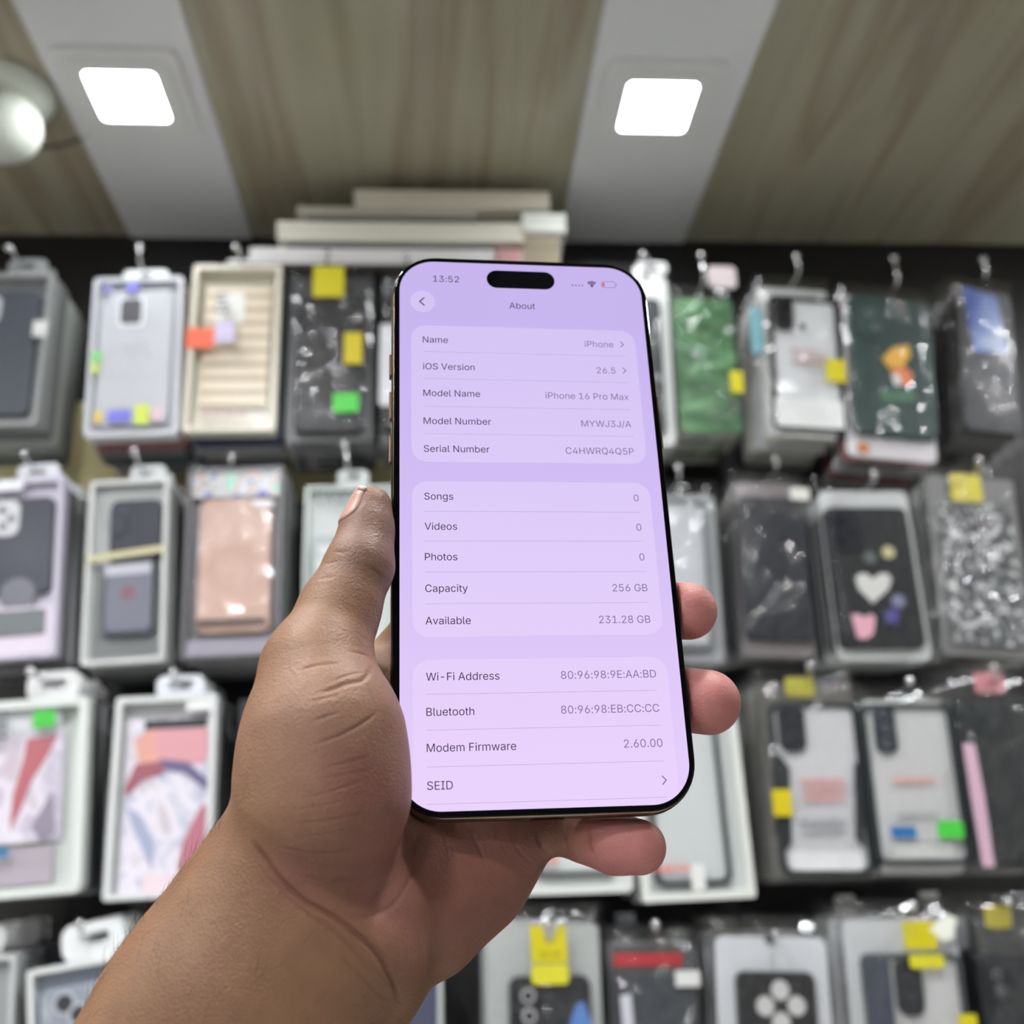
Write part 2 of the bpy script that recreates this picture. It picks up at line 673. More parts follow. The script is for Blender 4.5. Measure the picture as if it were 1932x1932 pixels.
poly2('settings_panel', [rr_pt(20, 133.5, 420, 396, 26)], m_card, ZS)
poly2('settings_panel', [rr_pt(20, 431, 420, 694, 26)], m_card, ZS)
lp = []
for cx, q in ((46, 180), (394, 270)):
    for k in range(9):
        a = math.radians(q + 90 * k / 8)
        lp.append((cx + 26 * math.cos(a), 756.5 + 26 * math.sin(a)))
for k in range(9):
    a = math.radians(47.4 + (90 - 47.4) * k / 8)
    lp.append((378 + 62 * math.cos(a), 893.5 + 62 * math.sin(a)))
for k in range(9):
    a = math.radians(90 + (132.6 - 90) * k / 8)
    lp.append((62 + 62 * math.cos(a), 893.5 + 62 * math.sin(a)))
poly2('settings_panel', [lp], m_card, ZS)

_m = text_mesh('Model Name', 1.0)
TSIZE = 97.3 * PT_ / (max(v.co.x for v in _m.vertices) - min(v.co.x for v in _m.vertices))


def put_text(name, s, x, y, m, align='LEFT', size=1.0, width=None, parent=None, bold=0.005):
    me = text_mesh(s, TSIZE * size, align, 1.0, bold)
    X, Y = U(x, y)
    xs = [v.co.x for v in me.vertices]
    k = 1.0
    if width:
        k = width * PT_ / (max(xs) - min(xs))
    o = link(name, me, m, parent or screen)
    me.transform(Matrix.Diagonal((k, k, 1, 1)))
    off = min(v.co.x for v in me.vertices) if align == 'LEFT' else max(v.co.x for v in me.vertices) if align == 'RIGHT' else 0
    me.transform(Matrix.Translation((X - off, Y, ZT)))
    return o


ROWS = [(168.3, 'Name', 'iPhone', 379.3, 1), (221.4, 'iOS Version', '26.5', 379, 1), (273.2, 'Model Name', 'iPhone 16 Pro Max', 398.5, 0),
        (326.2, 'Model Number', 'MYWJ3J/A', 398.5, 0), (378, 'Serial Number', 'C4HWRQ4Q5P', 398.5, 0),
        (464, 'Songs', '0', 399.5, 0), (516.6, 'Videos', '0', 399.5, 0), (568.8, 'Photos', '0', 400, 0), (621.5, 'Capacity', '256 GB', 400, 0), (674.3, 'Available', '231.28 GB', 400, 0),
        (762.8, 'Wi-Fi Address', '80:96:98:9E:AA:BD', 401, 0), (816.5, 'Bluetooth', '80:96:98:EB:CC:CC', 401, 0), (870, 'Modem Firmware', '2.60.00', 401, 0), (924.8, 'SEID', None, 0, 2)]
for y, a, b, xr, ch in ROWS:
    put_text('row_title', a, 40.3, y, m_ink)
    if b:
        put_text('row_value', b, xr, y + 0.6, m_ink2, 'RIGHT')
    if ch:
        stroke2('chevron_icon', [[(392.5, y - 12), (397.8, y - 6.3), (392.5, y - 0.6)]] if ch == 1 else [[(395.5, y - 11), (401.5, y - 4.4), (395.5, y + 2)]], 1.7, m_ink2)
for y in (186.3, 239.3, 292.8, 344.3, 484.5, 536, 588.4, 641, 783.8, 837.8, 891.9, 945.4):
    stroke2('divider_line', [[(40, y), (400, y)]], 0.6, m_rule)
put_text('status_clock', '13:52', 59.8, 42.6, m_ink, size=1.03, width=46.5, bold=0.014)
put_text('page_heading', 'About', 195.3, 93.8, m_ink, width=46.5, bold=0.014)
poly2('camera_cutout', [rr_pt(156.3, 14.3, 280.3, 51.5, 18.5, 10)], m_blackglass, ZT)
poly2('back_button', [[(40.6 + 22 * math.cos(2 * PI * k / 40), 84.6 + 22 * math.sin(2 * PI * k / 40)) for k in range(40)]], m_card, ZS)
stroke2('chevron_icon', [[(43.8, 76.5), (35.5, 84.8), (43.8, 93)]], 2.2, m_ink)
poly2('signal_dots', [[(313.2 + 6.1 * j + 1.7 * math.cos(2 * PI * k / 12), 40.6 + 1.7 * math.sin(2 * PI * k / 12)) for k in range(12)] for j in range(4)], m_ink2)
arcs = []
for r in (5.2, 9.2, 13.0):
    arcs.append([(349.1 + r * math.cos(math.radians(a)) * 0.86, 42.8 + r * math.sin(math.radians(a)) * 0.86) for a in np.linspace(-135, -45, 12)])
stroke2('wifi_icon', arcs, 2.1, m_ink)
poly2('wifi_icon', [[(349.1 + 2.0 * math.cos(2 * PI * k / 12), 41.6 + 2.0 * math.sin(2 * PI * k / 12)) for k in range(12)]], m_ink)
lo = rr_pt(367, 30.3, 393.2, 43, 4)
stroke2('battery_icon', [lo + [lo[0]]], 1.0, m_ink2)
poly2('battery_icon', [[(394.6, 34.4), (396.6, 36.6), (394.6, 38.8)]], m_ink2)
poly2('battery_level', [rr_pt(369, 32.4, 373, 40.9, 1.4)], m_red)
# ------------------------------------------------------------------ the hand and forearm
import openvdb
PN = PR[:, 2]                                # screen normal and a point of it, camera space, mm
PO = PT * 1000


def pd(px, py, behind=0.0):
    """depth of the phone's front plane on a pixel's line of sight, plus millimetres behind it"""
    d = np.array([(px - 966) / F, (966 - py) / F, -1.0])
    return float((PN @ PO) / (PN @ d)) + behind


def cp(px, py, d):
    return np.array([(px - 966) / F * d, (966 - py) / F * d, -d])


def seg(a, b, ra, rb):
    """a bone: ends (px, py, depth mm), radii in px at that depth"""
    return (cp(*a), cp(*b), ra * a[2] / F, rb * b[2] / F)


def chain(pts):
    return [seg(p[:3], q[:3], p[3], q[3]) for p, q in zip(pts, pts[1:])]


# thumb: tip pad against the long edge of the phone
THUMB = chain([(700, 957, 271, 40), (692, 1005, 268, 48), (678, 1068, 262, 61), (641, 1150, 256, 72), (598, 1262, 246, 100)])
THENAR = chain([(598, 1262, 246, 100), (610, 1380, 238, 136), (612, 1500, 236, 148), (592, 1590, 239, 124)]) + chain([(606, 1420, 240, 126), (548, 1640, 243, 112)])
WEB = chain([(640, 1320, 256, 72), (715, 1290, 276, 56), (770, 1290, 288, 56)])
INDEX = chain([(745, 1255, 289, 60), (800, 1190, pd(800, 1190, 20), 58), (905, 1050, pd(905, 1050, 19), 54), (980, 930, pd(980, 930, 17), 50)])
MIDDLE = chain([(800, 1340, pd(800, 1340, 22), 66), (930, 1225, pd(930, 1225, 24), 62), (1120, 1158, pd(1120, 1158, 19), 56), (1230, 1150, pd(1230, 1150, 14), 55), (1299, 1153, pd(1299, 1153, 7), 54)])
RING = chain([(850, 1440, pd(850, 1440, 23), 68), (970, 1350, pd(970, 1350, 25), 64), (1150, 1312, pd(1150, 1312, 20), 60), (1260, 1316, pd(1260, 1316, 14), 60), (1336, 1325, pd(1336, 1325, 7), 61)])
PINKY = chain([(960, 1560, 269, 66), (1030, 1563, 264, 44), (1112, 1578, 259, 48), (1160, 1592, 257, 53), (1206, 1598, 255, 51)])
PALM = chain([(640, 1560, 252, 100), (770, 1300, pd(770, 1300, 23), 70)]) + chain([(680, 1640, 252, 105), (820, 1385, pd(820, 1385, 24), 78)]) \
    + chain([(720, 1700, 252, 100), (880, 1480, pd(880, 1480, 25), 80)]) + chain([(760, 1730, 252, 96), (945, 1580, pd(945, 1580, 21), 76)])
HYPO = chain([(692, 1792, 248, 84), (800, 1725, 252, 104), (895, 1652, 262, 92), (955, 1590, 267, 74)])
ARM = []
for s in (-1, -0.33, 0.33, 1):
    q = 88 * s
    ARM += chain([(592 + q * 0.82, 1712 + q * 0.58, 243, 122), (577 + q * 0.82, 1747 + q * 0.58, 240, 136), (445 + q * 0.85, 1932 + q * 0.6, 230, 141), (230 + q * 0.9, 2250 + q * 0.62, 214, 158)])


def sd_caps(P, prims, k):
    out = None
    for a, b, ra, rb in prims:
        ab = (b - a).astype(np.float32)
        L2 = float(ab @ ab) + 1e-9
        px, py, pz = P[0] - np.float32(a[0]), P[1] - np.float32(a[1]), P[2] - np.float32(a[2])
        t = np.clip((px * ab[0] + py * ab[1] + pz * ab[2]) / np.float32(L2), 0, 1)
        d = np.sqrt((px - t * ab[0]) ** 2 + (py - t * ab[1]) ** 2 + (pz - t * ab[2]) ** 2) - (np.float32(ra) + t * np.float32(rb - ra))
        out = d if out is None else smin(out, d, k)
    return out


def smin(a, b, k):
    h = np.maximum(np.float32(k) - np.abs(a - b), 0) / np.float32(k)
    return np.minimum(a, b) - h * h * np.float32(k * 0.25)


def sd_phone(P):
    """signed distance to the phone's outline slab, camera space mm"""
    q = [P[i] - np.float32(PO[i]) for i in range(3)]
    loc = [q[0] * np.float32(PR[0, j]) + q[1] * np.float32(PR[1, j]) + q[2] * np.float32(PR[2, j]) for j in range(3)]
    r = np.float32(13.2)
    ax = np.abs(loc[0]) - np.float32(38.8) + r
    ay = np.abs(loc[1]) - np.float32(81.5) + r
    d2 = np.sqrt(np.maximum(ax, 0) ** 2 + np.maximum(ay, 0) ** 2) + np.minimum(np.maximum(ax, ay), 0) - r
    dz = np.abs(loc[2] + np.float32(4.15)) - np.float32(4.2)
    rr = np.float32(1.4)
    a, b = d2 + rr, dz + rr
    return np.sqrt(np.maximum(a, 0) ** 2 + np.maximum(b, 0) ** 2) + np.minimum(np.maximum(a, b), 0) - rr


def sd_hand(P):
    d = sd_caps(P, ARM, 14)
    palm = smin(sd_caps(P, PALM, 9), sd_caps(P, HYPO, 8), 8)
    d = smin(d, palm, 4)
    th = smin(sd_caps(P, THENAR, 8), sd_caps(P, THUMB, 4), 4)
    d = smin(d, th, 8.0)
    d = smin(d, sd_caps(P, WEB, 6), 7)
    for f, k in ((INDEX, 5), (MIDDLE, 5), (RING, 5), (PINKY, 3.5)):
        d = smin(d, sd_caps(P, f, 2.5), k)
    return np.maximum(d, np.float32(0.3) - sd_phone(P))


VOX = 0.7
lo_, hi_ = np.array([-128.0, -168.0, -318.0]), np.array([66.0, 20.0, -190.0])
nn = np.ceil((hi_ - lo_) / VOX).astype(int)
gx, gy, gz = [(lo_[i] + VOX * np.arange(nn[i])).astype(np.float32) for i in range(3)]
field = np.empty(tuple(nn), np.float32)
for i0 in range(0, nn[0], 40):
    i1 = min(nn[0], i0 + 40)
    P = (gx[i0:i1, None, None], gy[None, :, None], gz[None, None, :])
    field[i0:i1] = sd_hand(P)
field = np.clip(field, -3 * VOX, 3 * VOX)
grid = openvdb.FloatGrid(3 * VOX)
grid.copyFromArray(field)
grid.transform = openvdb.createLinearTransform(voxelSize=VOX)
v0, q0 = grid.convertToPolygons(0.0)[:2] if len(grid.convertToPolygons(0.0)) == 2 else grid.convertToPolygons(0.0)[0::2]
v0 = np.asarray(v0) + lo_
me = bpy.data.meshes.new('hand_rough')
me.from_pydata([tuple(v) for v in v0], [], [tuple(int(i) for i in q[::-1]) for q in q0])
me.update()
tmp = bpy.data.objects.new('hand_rough', me)
COL.objects.link(tmp)
md = tmp.modifiers.new('smooth', 'SMOOTH')
md.factor, md.iterations = 0.5, 4
md = tmp.modifiers.new('sub', 'SUBSURF')
md.levels = md.render_levels = 1
me2 = bpy.data.meshes.new_from_object(tmp.evaluated_get(bpy.context.evaluated_depsgraph_get()))
bpy.data.objects.remove(tmp)
bpy.data.meshes.remove(me)
nv = len(me2.vertices)
V = np.empty(nv * 3, np.float32)
me2.vertices.foreach_get('co', V)
V = V.reshape(-1, 3)
N = np.empty(nv * 3, np.float32)
me2.vertices.foreach_get('normal', N)
N = N.reshape(-1, 3)
if ((V - V.mean(0)) * N).sum(1).mean() < 0:
    me2.flip_normals()
    N = -N
PX = 966 + F * V[:, 0] / -V[:, 2]
PY = 966 - F * V[:, 1] / -V[:, 2]
view = -V / np.linalg.norm(V, axis=1)[:, None]
facing = np.clip((N * view).sum(1) * 3, 0, 1)


def spline(pts, n=14):
    p = np.array(pts, float)
    p = np.vstack([2 * p[0] - p[1], p, 2 * p[-1] - p[-2]])
    out = []
    for i in range(1, len(p) - 2):
        for t in np.linspace(0, 1, n, endpoint=False):
            a, b, c, d = p[i - 1], p[i], p[i + 1], p[i + 2]
            out.append(0.5 * ((2 * b) + (c - a) * t + (2 * a - 5 * b + 4 * c - d) * t * t + (3 * b - a - 3 * c + d) * t ** 3))
    out.append(p[-2])
    return np.array(out)


# skin folds: (depth mm, half width px, points)
CREASES = [
    (0.9, 6, [(478, 1592), (520, 1650), (575, 1700), (640, 1735), (705, 1790), (742, 1850), (752, 1885)]),
    (0.35, 4, [(500, 1650), (560, 1708), (640, 1765), (700, 1830)]),
    (0.3, 4, [(640, 1800), (690, 1850), (720, 1880), (745, 1882)]),
    (0.2, 6, [(775, 1555), (783, 1620), (768, 1670), (735, 1712), (690, 1730), (640, 1725)]),
    (0.4, 4, [(880, 1560), (900, 1590), (915, 1630)]),
    (0.7, 4, [(1012, 1556), (1016, 1585), (1030, 1607)]),
    (0.35, 3, [(1062, 1556), (1068, 1590), (1072, 1612)]),
    (0.45, 3.5, [(1112, 1555), (1113, 1590), (1124, 1622)]),
    (0.3, 3, [(688, 1066), (705, 1075), (722, 1088), (730, 1098)]),
    (0.35, 3, [(612, 1065), (626, 1061), (640, 1058)]),
    (0.3, 3, [(604, 1094), (618, 1089), (634, 1088)]),
    (0.3, 3, [(628, 1040), (645, 1042), (658, 1040)]),
    (0.32, 4.5, [(600, 1308), (630, 1300), (655, 1290), (685, 1283), (700, 1262)]),
    (0.16, 3, [(575, 1326), (610, 1318), (648, 1308)]),
    (0.16, 3, [(620, 1288), (650, 1276), (684, 1268)]),
    (0.14, 3, [(672, 1195), (690, 1206), (700, 1222)]),
    (0.14, 2.5, [(690, 1290), (700, 1312), (706, 1336)]),
    (0.2, 3, [(690, 1810), (722, 1842), (744, 1872)]),
    (0.2, 3, [(715, 1790), (748, 1836), (760, 1868)]),
    (0.2, 3, [(560, 1700), (620, 1742), (690, 1806)]),
    (0.14, 3, [(470, 1600), (505, 1655), (548, 1690)]),
    (0.12, 3, [(540, 1530), (600, 1522), (665, 1508)]),
    (0.12, 3, [(560, 1580), (625, 1572), (690, 1556)]),
    (0.12, 3, [(580, 1628), (640, 1636), (706, 1628)]),
    (0.14, 3, [(600, 1470), (650, 1462), (705, 1450)]),
    (0.12, 3, [(690, 1690), (730, 1676), (764, 1640)]),
    (0.14, 3, [(830, 1560), (842, 1590), (848, 1625)]),
    (0.14, 3, [(925, 1556), (945, 1590), (962, 1620)]),
    (0.3, 3, [(560, 1265), (600, 1255), (645, 1250)]),
    (0.25, 3, [(655, 1228), (690, 1236), (702, 1250)]),
    (0.3, 3, [(590, 1362), (615, 1352), (640, 1344)]),
    (0.35, 3.5, [(590, 1405), (640, 1388), (690, 1360), (712, 1342)]),
    (0.2, 3, [(610, 1450), (650, 1440), (700, 1425)]),
    (0.2, 3, [(570, 1505), (630, 1492), (690, 1470)]),
    (0.2, 3, [(550, 1555), (620, 1548), (700, 1530)]),
    (0.2, 3, [(530, 1600), (600, 1610), (680, 1600)]),
    (0.2, 3, [(560, 1650), (620, 1660), (700, 1655), (745, 1640)]),
    (0.2, 3, [(1010, 1636), (975, 1600), (960, 1560)]),
]
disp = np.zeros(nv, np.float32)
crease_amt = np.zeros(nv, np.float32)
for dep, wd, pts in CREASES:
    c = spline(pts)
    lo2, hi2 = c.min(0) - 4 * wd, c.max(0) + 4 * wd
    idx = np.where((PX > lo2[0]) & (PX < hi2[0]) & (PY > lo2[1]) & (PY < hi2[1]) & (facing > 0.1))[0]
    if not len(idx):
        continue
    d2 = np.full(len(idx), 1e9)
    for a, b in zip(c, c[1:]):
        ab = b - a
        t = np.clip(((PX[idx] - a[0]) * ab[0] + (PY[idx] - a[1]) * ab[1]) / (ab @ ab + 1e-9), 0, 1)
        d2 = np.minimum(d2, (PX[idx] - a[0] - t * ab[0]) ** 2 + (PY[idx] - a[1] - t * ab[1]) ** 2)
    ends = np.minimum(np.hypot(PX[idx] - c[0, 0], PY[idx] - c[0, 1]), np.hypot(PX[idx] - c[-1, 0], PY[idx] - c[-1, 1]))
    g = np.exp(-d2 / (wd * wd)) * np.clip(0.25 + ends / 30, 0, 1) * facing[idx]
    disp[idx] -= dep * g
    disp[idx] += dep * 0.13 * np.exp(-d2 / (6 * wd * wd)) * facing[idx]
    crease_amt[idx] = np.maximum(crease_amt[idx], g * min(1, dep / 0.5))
V2 = V + N * disp[:, None]

# pigment: brown outer skin, pinker palm and pads, light and shade painted in
tan, palm_c, tip_c, thumb_c = [np.array(lin(c)) for c in ((133, 99, 74), (132, 88, 77), (178, 115, 109), (122, 92, 78))]  # palm and thumb darkened here in place of shade


def blob(cx, cy, r):
    return np.exp(-((PX - cx) ** 2 + (PY - cy) ** 2) / (r * r))


wpalm = np.clip(blob(850, 1700, 150) + blob(720, 1640, 90) + blob(690, 1480, 75) + blob(960, 1580, 110) + 0.8 * blob(560, 1650, 60), 0, 1)
wtip = np.clip((PX > 1050) * 1.0 * np.clip((PX - 1050) / 80, 0, 1), 0, 1)
wth = np.clip(blob(700, 980, 75) + 0.7 * blob(690, 1060, 60), 0, 1)
colr = tan[None] * np.ones((nv, 1))
wthen = np.clip(1.1 * blob(590, 1400, 130), 0, 1)  # ball of the thumb paler, its light put into the colour
for w_, c_ in ((wthen, np.array(lin((152, 116, 97)))), (wpalm, palm_c), (wth, thumb_c), (wtip, tip_c)):
    colr = colr * (1 - w_[:, None]) + c_[None] * w_[:, None]
colr = colr * (1 - 0.25 * crease_amt[:, None] * np.array([0.7, 1, 1])[None])  # folds redder as skin is, and darker with painted shade
WRIST = CAMW @ Vector(cp(577, 1747, 240) / 1000)
R3 = np.array([list(r) for r in CAMROT])
VW = (V2 / 1000) @ R3.T + CAM - np.array(WRIST)
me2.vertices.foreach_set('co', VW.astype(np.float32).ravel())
ca = me2.color_attributes.new('tone', 'FLOAT_COLOR', 'POINT')
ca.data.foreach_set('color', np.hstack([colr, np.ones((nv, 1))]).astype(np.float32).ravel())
for p in me2.polygons:
    p.use_smooth = True
me2.update()
me2.materials.clear()

m_skin = bpy.data.materials.new('skin')
m_skin.use_nodes = True
nt = m_skin.node_tree
b = nt.nodes['Principled BSDF']
at = nt.nodes.new('ShaderNodeAttribute')
at.attribute_name = 'tone'
tc = nt.nodes.new('ShaderNodeTexCoord')
n1 = nt.nodes.new('ShaderNodeTexNoise')
n1.inputs['Scale'].default_value = 130
n1.inputs['Detail'].default_value = 5
mx = nt.nodes.new('ShaderNodeMix')
mx.data_type = 'RGBA'
mx.blend_type = 'MULTIPLY'
mx.inputs[0].default_value = 0.34
cr = nt.nodes.new('ShaderNodeValToRGB')
cr.color_ramp.elements[0].position, cr.color_ramp.elements[1].position = 0.3, 0.62
cr.color_ramp.elements[0].color = (0.62, 0.5, 0.48, 1)
vo = nt.nodes.new('ShaderNodeTexVoronoi')
vo.inputs['Scale'].default_value = 1500
n2 = nt.nodes.new('ShaderNodeTexNoise')
n2.inputs['Scale'].default_value = 700
n2.inputs['Detail'].default_value = 3
ad = nt.nodes.new('ShaderNodeMath')
ad.operation = 'ADD'
bp = nt.nodes.new('ShaderNodeBump')
bp.inputs['Strength'].default_value = 0.3
bp.inputs['Distance'].default_value = 0.0004
L = nt.links.new
L(tc.outputs['Object'], n1.inputs['Vector'])
L(tc.outputs['Object'], vo.inputs['Vector'])
L(tc.outputs['Object'], n2.inputs['Vector'])
L(n1.outputs['Fac'], cr.inputs[0])
L(at.outputs['Color'], mx.inputs[6])
L(cr.outputs[0], mx.inputs[7])
L(mx.outputs[2], b.inputs['Base Color'])
L(vo.outputs['Distance'], ad.inputs[0])
L(n2.outputs['Fac'], ad.inputs[1])
L(ad.outputs[0], bp.inputs['Height'])
L(bp.outputs[0], b.inputs['Normal'])
b.inputs['Roughness'].default_value = 0.52
b.inputs['Specular IOR Level'].default_value = 0.35
b.inputs['Subsurface Weight'].default_value = 0.25
b.inputs['Subsurface Radius'].default_value = (1.0, 0.35, 0.2)
b.inputs['Subsurface Scale'].default_value = 0.0025
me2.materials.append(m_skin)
me2.name = 'person'
hand = bpy.data.objects.new('person', me2)
COL.objects.link(hand)
hand.location = WRIST
tag(hand, 'bare left hand and forearm of a person gripping the lit smartphone', 'person')


def to_hand(p):
    """camera-space mm -> the hand's own space"""
    return R3 @ (np.asarray(p) / 1000) + CAM - np.array(WRIST)


def march(o, d, far=30.0):
    t = far
    for _ in range(60):
        p = o + d * t
        s = float(sd_hand([np.float32(p[0]), np.float32(p[1]), np.float32(p[2])]))
        t -= max(s * 0.8, 0.0)
        if s < 0.01:
            break
    return o + d * t


# thumbnail, a curved plate on the outer face of the thumb's end
A0, A1 = cp(699, 962, 271), cp(683, 1030, 266)
ax = (A1 - A0) / np.linalg.norm(A1 - A0)
lt = np.array([-1.0, 0.12, 0.18])
lt -= ax * (lt @ ax)
lt /= np.linalg.norm(lt)
bt = np.cross(ax, lt)
bm = bmesh.new()
g_ = []
NU, NV = 16, 13
for i in range(NU):
    u = -5.6 + 11.6 * i / (NU - 1)
    row = []
    for j in range(NV):
        v = -1 + 2 * j / (NV - 1)
        narrow = 1 - 0.35 * max(0, (i / (NU - 1) - 0.72) / 0.28) ** 2
        a = v * math.radians(62) * narrow
        d = math.cos(a) * lt + math.sin(a) * bt
        tipy = 1.6 * v * v if i < 3 else 0
        o = A0 + ax * (max(u, -3.2) + (tipy if i < 3 else 0))
        s = march(o, d)
        if u < -3.2:
            s = s + ax * (u + 3.2) * 0.9 - lt * (-(u + 3.2)) * 0.25
        row.append(s + d * (0.22 - 0.3 * (abs(v) > 0.99) - 0.25 * (i == NU - 1)))
    g_.append(row)
gv = [[bm.verts.new(to_hand(p)) for p in row] for row in g_]
for i in range(NU - 1):
    for j in range(NV - 1):
        bm.faces.new((gv[i][j], gv[i + 1][j], gv[i + 1][j + 1], gv[i][j + 1]))
m_nail = mat('nail', (186, 146, 134), rough=0.28, coat=0.3)
nail = finish('thumb_nail', bm, m_nail, hand, True)
md = nail.modifiers.new('thickness', 'SOLIDIFY')
md.thickness = 0.0004
md.offset = 0

# fine dark hairs along the outer forearm
bm = bmesh.new()
rng = random.Random(5)
cand = np.where((PX > 150) & (PX < 470) & (PY > 1560) & (PY < 1960) & (np.abs((N * view).sum(1)) < 0.35) & (PX - 440 + (PY - 1550) * 0.72 < 40))[0]
rest = np.where((PX > 150) & (PX < 700) & (PY > 1640) & (PY < 1960) & (facing > 0.3))[0]
picks = [cand[rng.randrange(len(cand))] for _ in range(110)] + [rest[rng.randrange(len(rest))] for _ in range(60)] if len(cand) and len(rest) else []
for i in picks:
    p = V2[i]
    n_ = N[i]
    t_ = np.array([0.62, 0.75, 0.05]) + np.array([rng.uniform(-.5, .5), rng.uniform(-.5, .5), rng.uniform(-.4, .4)])
    t_ /= np.linalg.norm(t_)
    ln = rng.uniform(2.5, 6.0)
    pts = [to_hand(p + n_ * (0.5 * ln * s * (1 - 0.45 * s)) + t_ * ln * s ** 1.4 - n_ * 0.2) for s in (0, 0.35, 0.7, 1)]
    tube(bm, pts, [0.000035, 0.00003, 0.000022, 0.00001], 4, False)
hair = finish('arm_hair', bm, mat('hair', (38, 28, 24), rough=0.5), hand)
hair['kind'] = 'stuff'
# ------------------------------------------------------------------ hanging packs
m_film = film_mat('clear_film', gloss=0.006, haze=0.008, rough=0.2)
m_crinkle = film_mat('crinkled_film', gloss=0.048, haze=0.008, rough=0.085)
m_chrome = mat('chrome', (214, 214, 216), rough=0.14, metal=1.0)
m_lens = mat('lens_black', (14, 14, 16), rough=0.15, coat=0.6)
WHITE, PALE, CREAM, GREY = (214, 215, 214), (196, 198, 200), (222, 217, 200), (150, 152, 154)
BLACK, NAVY = (17, 18, 21), (28, 31, 48)
YEL, GRN, BLU, RED = (208, 196, 26), (72, 198, 68), (44, 108, 168), (196, 48, 52)


def col(rgb, rough=0.5, coat=0.0):
    if not isinstance(rgb, tuple):
        return rgb
    return mat('paint_%d_%d_%d_%d%s' % (*rgb, rough * 100, 'c' if coat else ''), rgb, rough=rough, coat=coat)


def ordinal(i):
    return ('first', 'second', 'third', 'fourth', 'fifth', 'sixth')[i]


